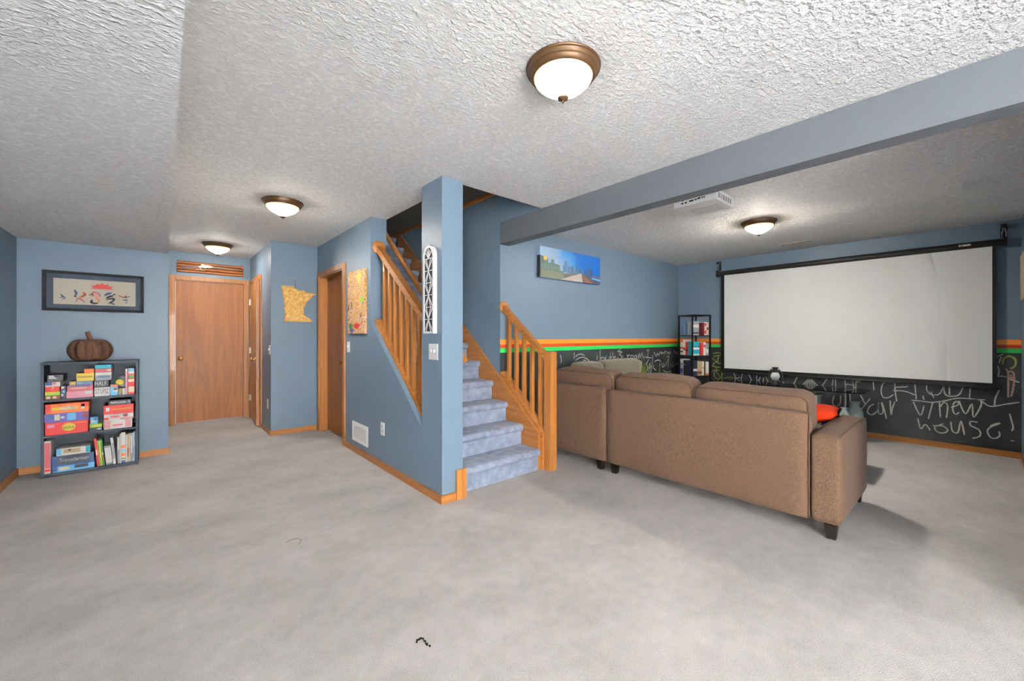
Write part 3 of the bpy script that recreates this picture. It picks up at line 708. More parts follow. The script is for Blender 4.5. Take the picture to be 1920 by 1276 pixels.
wb = thing('receiver_box', (6.2, 1.36, .171), 'white and grey electronics box on the lower shelf of the media stand', 'electronics')
bx('body', M_offwhite, (6.05, 6.35, 1.24, 1.56, .171, .52), wb, .006)
bx('side_cover', mat('grey_plastic', (120, 122, 124), .5), (6.06, 6.34, 1.205, 1.239, .171, .515), wb, .006)
bx('front_panel', mat('pale_grey_panel', (205, 208, 210), .4), (6.046, 6.05, 1.26, 1.54, .2, .49), wb)
def bottle(name, x, y, z, prof, label):
    t = thing(name, (x, y, z), label, 'bottle', 'glass bottles on the media stand')
    b = BM(); lathe(b, prof, (x, y, z), 24); ob('glass_body', b, mat('tinted_glass', (206, 222, 224), .1, trans=.6), t, smooth='all')
    b = BM(); tube(b, [(x+math.cos(a)*prof[-1][0]*1.05, y+math.sin(a)*prof[-1][0]*1.05, z+prof[-1][1]) for a in [k*math.pi/8 for k in range(16)]], .005, 6, True); ob('lip', b, mat('tinted_glass'), t, smooth=True)
bottle('glass_jug', 6.2, .904, .171, [(.001, .0), (.075, .0), (.082, .03), (.08, .17), (.06, .225), (.042, .245), (.044, .28), (.05, .30)], 'round pale glass jug with wide lip at the open end of the media stand')
bottle('glass_flask', 5.998, .97, .171, [(.001, .0), (.044, .0), (.046, .03), (.045, .17), (.03, .2), (.024, .225), (.032, .24)], 'slim pale glass flask beside the round jug on the media stand')

# ================================================================== WIRE TOWER SHELF with books
tw = thing('tower_shelf', (6.17, 2.80, 0), 'narrow black metal tower shelf in the corner left of the screen', 'shelf')
TR = math.radians(-27); TM = Matrix.Translation((6.17, 2.80, 0)) @ Matrix.Rotation(TR, 4, 'Z')
hw = .155
for sx in (-1, 1):
    for sy in (-1, 1):
        b = BM(); box(b, sx*hw-.009, sx*hw+.009, sy*hw-.009, sy*hw+.009, 0, 1.57, TM); ob('post', b, M_blackm, tw)
TZ = (.06, .355, .655, .957, 1.262)
for z in TZ:
    b = BM(); box(b, -hw+.009, hw-.009, -hw+.009, hw-.009, z-.014, z, TM); ob('shelf_board', b, M_black, tw)
b = BM()
for s in (-1, 1):
    box(b, -hw+.009, hw-.009, s*hw-.007, s*hw+.007, 1.552, 1.57, TM); box(b, s*hw-.007, s*hw+.007, -hw+.009, hw-.009, 1.552, 1.57, TM)
ob('top_rail', b, M_blackm, tw)
for z in (1.36,):
    b = BM(); box(b, -hw+.009, hw-.009, hw-.004, hw+.004, z, z+.008, TM); box(b, hw-.004, hw+.004, -hw+.009, hw-.009, z, z+.008, TM); ob('guard_rail', b, M_blackm, tw)
PAL = {'white': (222, 220, 216), 'red': (196, 44, 38), 'teal': (30, 160, 176), 'black': (34, 34, 38), 'tan': (178, 158, 118), 'blue': (44, 74, 128), 'grey': (150, 156, 162), 'cream': (226, 214, 186), 'navy': (30, 38, 60),
       'green': (70, 120, 66), 'yellow': (226, 196, 70), 'maroon': (110, 40, 44), 'orange': (224, 110, 44), 'pink': (224, 150, 170), 'sky': (110, 180, 220), 'lime': (150, 190, 60), 'brown': (120, 64, 34), 'purple': (92, 82, 160), 'steel': (96, 120, 150), 'rose': (196, 96, 104)}
def pm(c): return mat('print_'+c, PAL[c], .5)
M_pages = mat('paper_pages', (226, 222, 210), .9)
def book(MM, x0, x1, y0, y1, z0, z1, cover, label, cat='book', group=None, name='book', spine='-x', title=None, extra=None):
    """book: cover boards and spine around a page block; box given in a local frame MM"""
    t = thing(name, MM @ Vector(((x0+x1)/2, (y0+y1)/2, z0)), label, cat, group)
    b = BM(); e = .003
    if spine == '-x':
        box(b, x0, x0+e, y0, y1, z0, z1, MM); box(b, x0+e, x1, y0, y0+e, z0, z1, MM); box(b, x0+e, x1, y1-e, y1, z0, z1, MM)
        pg = (x0+e, x1-.004, y0+e, y1-e, z0+.004, z1-.004)
    else:
        box(b, x0, x1, y0, y0+e, z0, z1, MM); box(b, x0, x0+e, y0+e, y1, z0, z1, MM); box(b, x1-e, x1, y0+e, y1, z0, z1, MM)
        pg = (x0+e, x1-e, y0+e, y1-.004, z0+.004, z1-.004)
    ob('cover', b, pm(cover), t)
    b = BM(); box(b, *pg, MM); ob('page_block', b, M_pages, t)
    if extra:
        for col, za, zb in extra:
            b = BM()
            if spine == '-x': box(b, x0-.0006, x0-.0001, y0+.002, y1-.002, z0+(z1-z0)*za, z0+(z1-z0)*zb, MM)
            else: box(b, x0+.002, x1-.002, y0-.0006, y0-.0001, z0+(z1-z0)*za, z0+(z1-z0)*zb, MM)
            ob('spine_print', b, pm(col), t)
    return t
GT = 'books on the black tower shelf'
def tb(x0, x1, y0, y1, tier, h, cover, lab, spine='-x', extra=None):
    book(TM, x0, x1, y0, y1, TZ[tier]+.0005, TZ[tier]+h, cover, lab, 'book', GT, spine=spine, extra=extra)
D0 = -.146
# faces seen: the local -x side (left) and the local -y side (right)
tb(-.145, .0, .05, .14, 4, .2, 'steel', 'blue-grey book standing at the back of the top tier of the tower shelf')
tb(-.14, -.03, -.142, -.02, 4, .21, 'grey', 'grey patterned book on the top tier of the tower shelf', '-y', [('white', .55, .75), ('navy', .1, .2)])
tb(.03, .065, -.142, .0, 4, .19, 'maroon', 'dark maroon book on the top tier of the tower shelf', '-y')
tb(.068, .10, -.142, .0, 4, .2, 'white', 'white and red spined book on the top tier of the tower shelf', '-y', [('red', .1, .35), ('red', .7, .9)])
tb(.103, .14, -.142, .0, 4, .195, 'cream', 'cream book at the screen end of the top tier of the tower shelf', '-y', [('red', .4, .6)])
tb(-.142, -.02, .08, .14, 3, .2, 'cream', 'cream book with dark bands on the second tier of the tower shelf', '-x', [('maroon', .5, .6), ('black', .2, .3)])
tb(-.142, -.02, .02, .077, 3, .235, 'white', 'tall white book on the second tier of the tower shelf', '-x', [('red', .3, .5)])
tb(-.142, -.02, -.03, .017, 3, .2, 'red', 'red book on the second tier of the tower shelf', '-x', [('black', .3, .45)])
tb(-.14, -.02, -.142, -.036, 3, .21, 'teal', 'teal and white book on the second tier of the tower shelf', '-y', [('white', .42, .58), ('white', .0, .1), ('navy', .6, .64)])
tb(.0, .045, -.142, .0, 3, .19, 'red', 'narrow red book beside the teal one on the tower shelf', '-y')
tb(.048, .09, -.142, .0, 3, .2, 'white', 'white spined book on the second tier of the tower shelf', '-y', [('rose', .6, .8)])
tb(.093, .14, -.142, .0, 3, .185, 'grey', 'grey spined book at the screen end of the second tier', '-y', [('white', .2, .5)])
tb(-.142, -.02, .07, .14, 2, .24, 'white', 'white book with grey print on the third tier of the tower shelf', '-x', [('grey', .55, .75), ('purple', .05, .4), ('navy', .46, .5)])
tb(-.142, -.02, .005, .067, 2, .22, 'black', 'black book on the third tier of the tower shelf', '-x', [('grey', .7, .74)])
tb(-.142, -.02, -.03, .0, 2, .21, 'navy', 'navy book on the third tier of the tower shelf', '-x')
tb(-.14, -.06, -.142, -.036, 2, .225, 'navy', 'dark blue book with a white curve on the third tier', '-y', [('white', .3, .45)])
tb(-.055, .02, -.142, -.034, 2, .215, 'tan', 'tan book on the third tier of the tower shelf', '-y', [('brown', .1, .3)])
tb(.023, .06, -.142, .0, 2, .21, 'cream', 'cream spined book on the third tier of the tower shelf', '-y', [('tan', .5, .6)])
tb(.063, .085, -.142, .0, 2, .22, 'black', 'thin black book on the third tier of the tower shelf', '-y')
tb(.088, .14, -.142, .0, 2, .205, 'white', 'pale book with orange foot on the third tier', '-y', [('orange', .0, .15)])
tb(-.14, .0, -.142, -.03, 1, .17, 'grey', 'grey book low on the tower shelf behind the sofa', '-y', [('white', .6, .9)])
tb(.01, .1, -.142, .0, 1, .15, 'navy', 'navy book low on the tower shelf behind the sofa', '-y')

# ================================================================== PROJECTOR
pj = thing('projector', (3.37, 1.44, 2.3), 'white ceiling projector hanging just behind the beam', 'projector')
b = BM(); box(b, 3.19, 3.54, 1.285, 1.615, 2.30, 2.385); ob('body', b, M_white, pj, .022, seg=3, smooth=True)
b = BM(); lathe(b, [(.05, 2.436), (.055, 2.44), (.02, 2.436), (.018, 2.385), (.06, 2.385)], (3.37, 1.45, 0), 16); ob('ceiling_mount', b, M_white, pj)
for i, (y, z, wd) in enumerate(((1.545, 2.325, .016), (1.515, 2.325, .016), (1.47, 2.33, .034), (1.435, 2.332, .014), (1.41, 2.335, .022), (1.385, 2.335, .008), (1.37, 2.335, .008), (1.54, 2.35, .02), (1.5, 2.352, .01))):
    bx('port', M_black, (3.188, 3.1895, y-wd/2, y+wd/2, z-.006, z+.006), pj)
for i in range(6): bx('vent_slat', mat('vent_grey', (150, 150, 150), .6), (3.24+i*.045, 3.27+i*.045, 1.2835, 1.2845, 2.322, 2.362), pj)
b = BM(); lathe(b, [(.001, 0), (.035, 0), (.035, .012), (.03, .012), (.001, .008)], (3.541, 1.38, 2.342), 20, Matrix.Rotation(math.pi/2, 4, 'Y')); ob('lens', b, M_black, pj)
bx('bottom_hatch', mat('hatch_grey', (214, 214, 214), .4), (3.30, 3.50, 1.32, 1.56, 2.2985, 2.2998), pj)

# ceiling supply vents
cv = thing('ceiling_vent', (4.8, .125, H-.02), 'small white ceiling air vent over the clear floor beside the sofa arm', 'vent')
b = BM(); box(b, 4.69, 4.91, .05, .2, H-.006, H-.0005); ob('frame', b, M_white, cv, .002)
for i in range(3):
    bx('louver', M_white, (4.71, 4.89, .066+i*.045, .094+i*.045, H-.016, H-.0065), cv, .002)
cs = thing('ceiling_vent', (6.09, 1.45, H-.01), 'long narrow slot vent in the ceiling near the projection screen', 'vent')
bx('frame', M_offwhite, (6.04, 6.14, 1.26, 1.64, H-.006, H-.0005), cs, .002)
bx('slot', mat('vent_grey', (150, 150, 150), .6), (6.08, 6.10, 1.28, 1.62, H-.0085, H-.0062), cs)

# ================================================================== WALL PLATES AND REGISTER
rg = thing('wall_register', (1.555, 4.22, .12), 'white louvred air register low on the blue stair wall', 'vent')
x = 1.5645
b = BM()
box(b, x-.008, x, 4.003, 4.435, .295, .327); box(b, x-.008, x, 4.003, 4.435, .123, .152)
box(b, x-.008, x, 4.003, 4.04, .152, .295); box(b, x-.008, x, 4.398, 4.435, .152, .295); ob('frame', b, M_white, rg)
bx('dark_duct', mat('duct_grey', (96, 96, 98), .7), (x-.001, x, 4.04, 4.398, .152, .295), rg)
for i in range(11):
    z = .158+i*.0128; b = BM(); prism(b, [(x-.009, z), (x-.0035, z+.006), (x-.0025, z+.005), (x-.008, z-.001)], 'y', 4.04, 4.398); ob('louver', b, M_white, rg)
def plate(name, label, cat, face, c, w=.075, h=.118, kind='switch', group=None):
    """a cover plate; face 'x' = on a wall facing -x, 'y' = facing -y"""
    t = thing(name, c, label, cat, group)
    def B(n, m, a0, a1, z0, z1, d0, d1, bev=0):
        dims = (c[0]-d1, c[0]-d0, c[1]+a0, c[1]+a1, c[2]+z0, c[2]+z1) if face == 'x' else (c[0]+a0, c[0]+a1, c[1]-d1, c[1]-d0, c[2]+z0, c[2]+z1)
        return bx(n, m, dims, t, bev)
    B('cover_plate', M_white, -w/2, w/2, -h/2, h/2, .0005, .006, .002)
    if kind == 'switch':
        n = 2 if w > .1 else 1
        for k in range(n):
            o = (k-(n-1)/2)*.046; B('toggle', M_white, o-.006, o+.006, -.004, .016, .0062, .017, .002)
    elif kind == 'outlet':
        for s in (-1, 1): B('socket', mat('socket_grey', (196, 196, 194), .5), -.015, .015, s*.022-.013, s*.022+.013, .0062, .0075)
    return t
plate('light_switch', 'double white light switch on the post under the white lattice panel', 'light switch', 'x', (1.565, 2.706, 1.127), .13, .122)
plate('light_switch', 'white light switch between the closet door and the bright canvas', 'light switch', 'x', (1.565, 4.565, 1.128))
plate('light_switch', 'white light switch near the outside corner of the hall side wall', 'light switch', 'x', (1.022, 5.83, 1.075))
plate('wall_outlet', 'white electrical outlet on the stair wall beside the air register', 'outlet', 'x', (1.565, 3.645, .373), kind='outlet')
plate('wall_outlet', 'white electrical outlet low on the hall side wall', 'outlet', 'x', (1.022, 5.955, .377), kind='outlet')

# ================================================================== WALL DECOR
# white arched lattice on the post (plane x = 1.565, facing -x)
lt = thing('lattice_panel', (1.55, 2.733, 1.267), 'white arched wooden lattice panel hung on the blue post', 'wall decor')
y0, y1, z0, z1 = 2.655, 2.811, 1.267, 1.94
rr = (y1-y0)/2; yc = (y0+y1)/2
out = [(y0, z0), (y1, z0)]+[(yc+rr*math.cos(math.radians(a)), z1-rr+rr*math.sin(math.radians(a))) for a in range(0, 181, 15)]
k = .86
inn = [(yc+(p[0]-yc)*(rr-.016)/rr, z0+.016+(p[1]-z0)*(z1-z0-.032)/(z1-z0)) for p in out]
b = BM(); xa, xb = 1.532, 1.5645
A = [[b.verts.new((xx, p[0], p[1])) for p in lst] for xx, lst in ((xa, out), (xb, out), (xa, inn), (xb, inn))]
n = len(out)
for i in range(n):
    j = (i+1) % n
    b.faces.new([A[0][i], A[0][j], A[1][j], A[1][i]]); b.faces.new([A[2][i], A[2][j], A[3][j], A[3][i]])
    b.faces.new([A[0][i], A[0][j], A[2][j], A[2][i]]); b.faces.new([A[1][i], A[1][j], A[3][j], A[3][i]])
ob('arched_rim', b, M_white, lt)
b = BM(); prism(b, inn, 'x', 1.538, 1.541); ob('backing', b, mat('backing_grey', (46, 48, 54), .7), lt)
def bar(p, q, wd=.0052):
    p, q = Vector((0, *p)), Vector((0, *q)); d = (q-p).normalized(); s = Vector((1, 0, 0)).cross(d)*wd/2
    b = BM(); vs = []
    for xx in (1.533, 1.5365):
        for pt in (p-s, p+s, q+s, q-s): vs.append(b.verts.new((xx, pt.y, pt.z)))
    for f in ((0, 1, 2, 3), (4, 7, 6, 5), (0, 4, 5, 1), (1, 5, 6, 2), (2, 6, 7, 3), (3, 7, 4, 0)): b.faces.new([vs[i] for i in f])
    ob('lattice_bar', b, M_white, lt)
ya, yb2 = y0+.016, y1-.016
zz = [z0+.016+i*(z1-.10-z0-.016)/3 for i in range(4)]
for i in range(3):
    za, zb = zz[i], zz[i+1]; zm = (za+zb)/2
    for ty in (ya, (ya+yc)/2-.002, (yb2+yc)/2+.002, yb2):
        bar((yc, zm), (ty, za)); bar((yc, zm), (ty, zb))
    bar((ya, zm), (yb2, zm)); bar((ya, zb), (yb2, zb))
for ty in (-.045, -.022, 0, .022, .045): bar((yc, zz[3]), (yc+ty, z1-.022-abs(ty)*.6))
b = BM(); tube(b, [(1.5635, yc, 1.945), (1.552, yc, 1.949)], .004, 8); ob('hook', b, M_chrome, lt)
# bright abstract canvas
def canvas_mat():
    m = bpy.data.materials.new('splashed_canvas'); m.use_nodes = True; nt = m.node_tree; bs = nt.nodes['Principled BSDF']; bs.inputs['Roughness'].default_value = .6
    L = nt.links.new; tc = nt.nodes.new('ShaderNodeTexCoord')
    n1 = nt.nodes.new('ShaderNodeTexNoise'); n1.inputs['Scale'].default_value = 15; n1.inputs['Detail'].default_value = 6; n1.inputs['Distortion'].default_value = 1.6; L(tc.outputs['Object'], n1.inputs['Vector'])
    rp = nt.nodes.new('ShaderNodeValToRGB'); el = rp.color_ramp.elements
    cols = [(.30, (50, 40, 44)), (.37, (140, 70, 44)), (.41, (214, 204, 188)), (.445, (206, 88, 30)), (.475, (222, 206, 170)), (.51, (206, 158, 30)), (.54, (112, 124, 44)), (.575, (216, 150, 70)), (.61, (206, 92, 40)), (.66, (224, 216, 208)), (.72, (96, 64, 100))]
    el[0].position = cols[0][0]; el[0].color = (*lin(cols[0][1]), 1); el[1].position = cols[-1][0]; el[1].color = (*lin(cols[-1][1]), 1)
    for p, c in cols[1:-1]: e = el.new(p); e.color = (*lin(c), 1)
    L(n1.outputs['Fac'], rp.inputs[0]); L(rp.outputs[0], bs.inputs['Base Color']); return m
cn = thing('abstract_canvas', (1.56, 4.28, 1.27), 'tall narrow canvas of orange, yellow and white splashes beside the closet door', 'painting')
bx('canvas', canvas_mat(), (1.543, 1.5645, 4.04, 4.528, 1.275, 1.942), cn)
for col, yy, z, ry, rz_ in (('red', 4.26, 1.355, .09, .028), ('lime', 4.12, 1.62, .05, .03), ('green', 4.44, 1.35, .06, .035), ('purple', 4.40, 1.305, .07, .022), ('yellow', 4.2, 1.86, .06, .05)):
    b = BM(); b.faces.new([b.verts.new((1.5425, yy+ry*math.cos(a)*(1+.25*math.sin(3*a)), z+rz_*math.sin(a)*(1+.25*math.cos(4*a)))) for a in [k*math.pi/10 for k in range(20)]]); ob('paint_splash', b, pm(col), cn)
# wooden state-shaped plaque
mn = [(165, 250), (430, 275), (450, 265), (480, 320), (540, 350), (600, 375), (690, 370), (740, 420), (830, 440), (900, 435), (1000, 462), (900, 510), (850, 580), (760, 660), (720, 760), (680, 790), (700, 830), (695, 970), (780, 1010), (860, 1070), (905, 1125), (560, 1118), (220, 1108), (245, 1000), (250, 850), (205, 790), (240, 760), (225, 650), (195, 450)]
pts = [onY(515+x/12.76, 515+y/12.76, 5.75) for x, y in mn]
sp = thing('map_plaque', (1.34, 5.75, 1.42), 'light wood plaque cut in the outline of a state beside the closet', 'wall decor')
b = BM(); prism(b, [(p[0], p[2]) for p in pts], 'y', 5.746, 5.7645)
ob('wood_outline', b, mat('birch_burl', (202, 150, 66), .5, col2=(224, 184, 106), scale=(1, 1, 1), nscale=28, detail=3, lo=.4, hi=.6), sp)
cxm, czm = 1.32, 1.66
inp = [(cxm+(p[0]-cxm)*.93, czm+(p[2]-czm)*.94) for p in pts]
b = BM(); tube(b, [(p[0], 5.7455, p[1]) for p in inp], .0016, 5, True); ob('engraved_line', b, mat('burnt_line', (150, 96, 40), .7), sp)
for i, (x, z) in enumerate(((1.24, 1.80), (1.30, 1.72), (1.36, 1.78), (1.22, 1.66), (1.30, 1.62), (1.26, 1.53), (1.36, 1.52), (1.38, 1.66))):
    b = BM(); tube(b, [(x+.026*math.cos(a), 5.7455, z+.024*math.sin(a)) for a in [k*math.pi/5 for k in range(10)]], .0014, 5, True); ob('engraved_line', b, MATS['burnt_line'], sp)
b = BM(); tube(b, [(1.30, 5.755, 1.84), (1.292, 5.76, 1.97)], .003, 6); ob('hanging_cord', b, mat('cord_grey', (84, 92, 106), .8), sp)
# rustic wood plaque with an old pistol over the hall door
rp_ = thing('rustic_plaque', (.54, 7.32, 2.15), 'rustic log plaque with an antique pistol above the hall door', 'wall decor')
for i in range(4):
    b = BM(); tube(b, [(.152, 7.316, 2.17+i*.04), (.4, 7.314, 2.172+i*.04), (.7, 7.316, 2.169+i*.04), (.927, 7.315, 2.171+i*.04)], .0195, 10); ob('log', b, mat('log_brown', (110, 58, 24), .4, col2=(182, 110, 52), scale=(2, 30, 30), nscale=1.5, lo=.3, hi=.7), rp_, smooth=True)
b = BM(); prism(b, [(.20, 2.195), (.36, 2.225), (.42, 2.243), (.62, 2.238), (.62, 2.256), (.42, 2.262), (.34, 2.244), (.19, 2.222)], 'y', 7.286, 7.298); ob('gun_stock', b, mat('dark_walnut', (62, 34, 20), .35), rp_, .003)
b = BM(); tube(b, [(.50, 7.285, 2.258), (.90, 7.285, 2.246)], .008, 10); ob('gun_barrel', b, mat('aged_steel', (150, 140, 128), .3, metal=.8), rp_, smooth=True)
b = BM(); prism(b, [(.40, 2.235), (.52, 2.24), (.56, 2.262), (.50, 2.272), (.46, 2.268), (.44, 2.284), (.415, 2.276), (.42, 2.258), (.385, 2.246)], 'y', 7.279, 7.2855); ob('lock_plate', b, mat('ivory_metal', (228, 210, 170), .35, metal=.3), rp_)
b = BM(); tube(b, [(.40, 7.283, 2.23), (.42, 7.283, 2.2), (.455, 7.283, 2.194), (.475, 7.283, 2.21), (.46, 7.283, 2.236)], .006, 8); ob('trigger_guard', b, MATS['ivory_metal'], rp_, smooth=True)
b = BM(); tube(b, [(.355, 7.283, 2.196), (.385, 7.283, 2.206), (.41, 7.283, 2.196)], .005, 8); ob('spur', b, MATS['ivory_metal'], rp_, smooth=True)
# framed print above the bookcase
fp = thing('framed_print', (-.49, 5.6, 1.48), 'wide black-framed print of brush figures under a red sun above the bookcase', 'picture')
fx0, fx1, fz0, fz1 = -.833, -.146, 1.484, 1.858
b = BM(); fw = .024
for d in ((fx0, fx1, fz1-fw, fz1), (fx0, fx1, fz0, fz0+fw), (fx0, fx0+fw, fz0+fw, fz1-fw), (fx1-fw, fx1, fz0+fw, fz1-fw)): box(b, d[0], d[1], 5.583, 5.6145, d[2], d[3])
ob('frame', b, mat('frame_black', (12, 13, 17), .6, spec=.2), fp)
bx('mat_board', mat('mat_blue_grey', (92, 104, 122), .8), (fx0+fw, fx1-fw, 5.604, 5.608, fz0+fw, fz1-fw), fp)
px0, px1, pz0, pz1 = -.765, -.208, 1.548, 1.79
bx('print', mat('cream_paper', (218, 208, 190), .8), (px0, px1, 5.6015, 5.6038, pz0, pz1), fp)
def brush(pts, wd, col, nm='brush_stroke'):
    b = BM(); P = [Vector((px0+(px1-px0)*x, 5.601, pz1-(pz1-pz0)*y)) for x, y in pts]; prev = None
    Q = []
    for i in range(len(P)-1):
        p0, p1, p2, p3 = P[max(i-1, 0)], P[i], P[i+1], P[min(i+2, len(P)-1)]
        for k in range(5):
            t = k/5; Q.append(.5*((2*p1)+(p2-p0)*t+(2*p0-5*p1+4*p2-p3)*t*t+(3*p1-p0-3*p2+p3)*t**3))
    Q.append(P[-1])
    for i, p in enumerate(Q):
        d = (Q[min(i+1, len(Q)-1)]-Q[max(i-1, 0)]).normalized(); s = Vector((0, 1, 0)).cross(d)*wd*(.3+.7*math.sin(math.pi*min(1, (i+.6)/(len(Q)))))
        a, c = b.verts.new(p+s), b.verts.new(p-s)
        if prev: b.faces.new([prev[0], a, c, prev[1]])
        prev = (a, c)
    ob(nm, b, pm(col), fp)
for pts_, wd, col in (([(.08, .62), (.10, .68), (.12, .74)], .005, 'blue'), ([(.07, .76), (.11, .72), (.13, .77), (.09, .82)], .005, 'steel'), ([(.24, .42), (.26, .55), (.25, .62)], .009, 'blue'), ([(.27, .6), (.24, .68), (.27, .7)], .005, 'navy'),
                      ([(.33, .5), (.36, .56), (.33, .66), (.29, .72)], .007, 'orange'), ([(.35, .5), (.37, .6), (.32, .72)], .004, 'brown'), ([(.26, .76), (.31, .78), (.36, .9)], .006, 'rose'), ([(.25, .92), (.27, .8), (.30, .74)], .005, 'tan'),
                      ([(.41, .62), (.45, .55), (.48, .48), (.53, .55), (.55, .66)], .009, 'rose'), ([(.48, .58), (.50, .7), (.53, .82), (.52, .92)], .006, 'orange'), ([(.45, .78), (.44, .88), (.48, .93), (.52, .9)], .010, 'black'), ([(.43, .55), (.47, .62)], .007, 'brown'),
                      ([(.60, .6), (.64, .52), (.69, .48)], .010, 'blue'), ([(.62, .70), (.67, .62), (.71, .60)], .010, 'navy'), ([(.70, .56), (.74, .52)], .006, 'blue'), ([(.62, .76), (.67, .72), (.72, .72), (.70, .82), (.65, .92)], .008, 'navy'), ([(.66, .84), (.70, .92), (.73, .94)], .006, 'blue'),
                      ([(.77, .56), (.82, .62), (.87, .64), (.93, .58)], .007, 'rose'), ([(.87, .56), (.87, .66)], .006, 'navy'), ([(.83, .76), (.87, .74), (.90, .76)], .006, 'blue'), ([(.87, .78), (.88, .86), (.87, .9)], .004, 'steel')):
    brush(pts_, wd, col)
b = BM(); sunp = []
for i in range(25):
    a = math.pi*i/24; r = .075 if i % 4 else .1
    sunp.append((px0+(px1-px0)*.57+r*1.12*math.cos(a)*.78, 5.6012, pz1-(pz1-pz0)*.34+r*.62*math.sin(a)))
sunp += [(px0+(px1-px0)*.50, 5.6012, pz1-(pz1-pz0)*.40), (px0+(px1-px0)*.57, 5.6012, pz1-(pz1-pz0)*.45), (px0+(px1-px0)*.63, 5.6012, pz1-(pz1-pz0)*.40)][::-1] if False else []
b.faces.new([b.verts.new(p) for p in sunp]); ob('red_sun', b, pm('red'), fp)
bx('glazing', M_pane, (fx0+fw, fx1-fw, 5.594, 5.5955, fz0+fw, fz1-fw), fp)
# city skyline canvas
cc = thing('skyline_canvas', (3.77, 3.22, 1.92), 'wide canvas print of a city skyline and bridge under a blue sky', 'picture')
cx0, cx1, cz0, cz1 = 3.215, 4.326, 1.919, 2.272; YF = 3.2
def sky_mat():
    m = bpy.data.materials.new('printed_sky'); m.use_nodes = True; nt = m.node_tree; bs = nt.nodes['Principled BSDF']; bs.inputs['Roughness'].default_value = .4
    L = nt.links.new; tc = nt.nodes.new('ShaderNodeTexCoord'); s = nt.nodes.new('ShaderNodeSeparateXYZ'); L(tc.outputs['Generated'], s.inputs[0])
    n = nt.nodes.new('ShaderNodeTexNoise'); n.inputs['Scale'].default_value = 5; L(tc.outputs['Object'], n.inputs['Vector'])
    a = nt.nodes.new('ShaderNodeMath'); a.operation = 'MULTIPLY_ADD'; a.inputs[1].default_value = .35; L(n.outputs['Fac'], a.inputs[0]); L(s.outputs[0], a.inputs[2])
    a2 = nt.nodes.new('ShaderNodeMath'); a2.operation = 'MULTIPLY_ADD'; a2.inputs[1].default_value = .3; L(s.outputs[2], a2.inputs[0]); L(a.outputs[0], a2.inputs[2])
    rp = nt.nodes.new('ShaderNodeValToRGB'); el = rp.color_ramp.elements
    el[0].position = .25; el[0].color = (*lin((168, 200, 226)), 1); el[1].position = 1.0; el[1].color = (*lin((14, 96, 178)), 1)
    e = el.new(.6); e.color = (*lin((150, 176, 206)), 1); e = el.new(.86); e.color = (*lin((60, 140, 204)), 1)
    L(a2.outputs[0], rp.inputs[0]); L(rp.outputs[0], bs.inputs['Base Color']); return m
bx('canvas', sky_mat(), (cx0, cx1, YF, 3.2495, cz0, cz1), cc)
bx('dark_edge', mat('edge_dark', (30, 34, 44), .6), (cx0-.0012, cx0-.0001, YF, 3.249, cz0, cz0+.25), cc)
def cp(pts, col, nm='skyline_print', lay=0):
    b = BM(); b.faces.new([b.verts.new((cx0+(cx1-cx0)*x, YF-.0006-.0004*lay, cz0+(cz1-cz0)*z)) for x, z in pts]); ob(nm, b, mat('city_'+'_'.join(map(str, col)), col, .5), cc)
cp([(0, 0), (.36, 0), (.36, .28), (.30, .30), (.30, .47), (.20, .51), (.12, .50), (.12, .64), (0, .70)], (92, 116, 108))
for i in range(6): cp([(.012+.05*i, .30), (.03+.05*i, .30), (.03+.05*i, .44), (.012+.05*i, .445)], (112, 136, 128), lay=1)
cp([(0, .0), (.36, .0), (.34, .22), (0, .26)], (120, 128, 104), lay=1)
cp([(.155, .5), (.165, .63), (.205, .62), (.21, .5)], (96, 118, 112))
b = BM(); b.faces.new([b.verts.new((cx0+(cx1-cx0)*(.075+.03*math.cos(a)), YF-.002, cz0+(cz1-cz0)*(.63+.07*math.sin(a)))) for a in [k*math.pi/8 for k in range(16)]]); ob('skyline_print', b, mat('city_glow', (226, 180, 96), .5), cc)
for x0, x1, zt, col in ((.345, .37, .50, (84, 110, 136)), (.365, .42, .66, (86, 124, 160)), (.425, .46, .48, (80, 100, 126)), (.47, .52, .52, (76, 98, 124)), (.525, .555, .44, (90, 108, 132)), (.56, .572, .62, (64, 80, 100)), (.585, .6, .55, (70, 84, 104)), (.61, .66, .47, (76, 88, 108)), (.70, .755, .46, (58, 76, 104)), (.77, .805, .64, (60, 84, 118)), (.81, .845, .50, (54, 68, 96))):
    cp([(x0, .26), (x1, .26), (x1, zt-.02), ((x0+x1)/2, zt), (x0, zt-.02)], col, lay=1)
cp([(.36, .0), (.36, .22), (.60, .30), (.66, .26), (1, .30), (1, .0)], (96, 92, 84), lay=2)
cp([(.30, .0), (.68, .0), (.655, .30), (.63, .30)], (188, 178, 168), 'road_print', 3)
cp([(.72, .0), (.655, .28), (.665, .30), (.83, .06), (.83, 0)], (132, 92, 66), 'road_print', 4)
cp([(.85, .0), (.70, .28), (.78, .30), (1.0, .14), (1.0, 0)], (70, 74, 92), 'road_print', 3)
cp([(.84, .26), (1.0, .20), (1.0, .10), (.88, .16)], (40, 110, 170), 'river_print', 4)
cp([(.83, .20), (1.0, .17), (1.0, .14), (.84, .17)], (140, 214, 240), 'river_print', 5)
# edge of a wall hanging on the side wall of the theatre
wh = thing('wall_hanging', (5.7, -.32, 1.57), 'beige canvas hanging on the side wall at the right of the screen', 'wall decor')
bx('canvas', mat('beige_canvas', (176, 166, 132), .9, col2=(140, 120, 104), scale=(1, 1, 1), nscale=20), (5.4, 5.99, -.3395, -.302, 1.575, 1.985), wh, .006)
bx('edge_wrap', mat('beige_edge', (150, 138, 108), .9), (5.9905, 5.994, -.3395, -.304, 1.58, 1.98), wh)

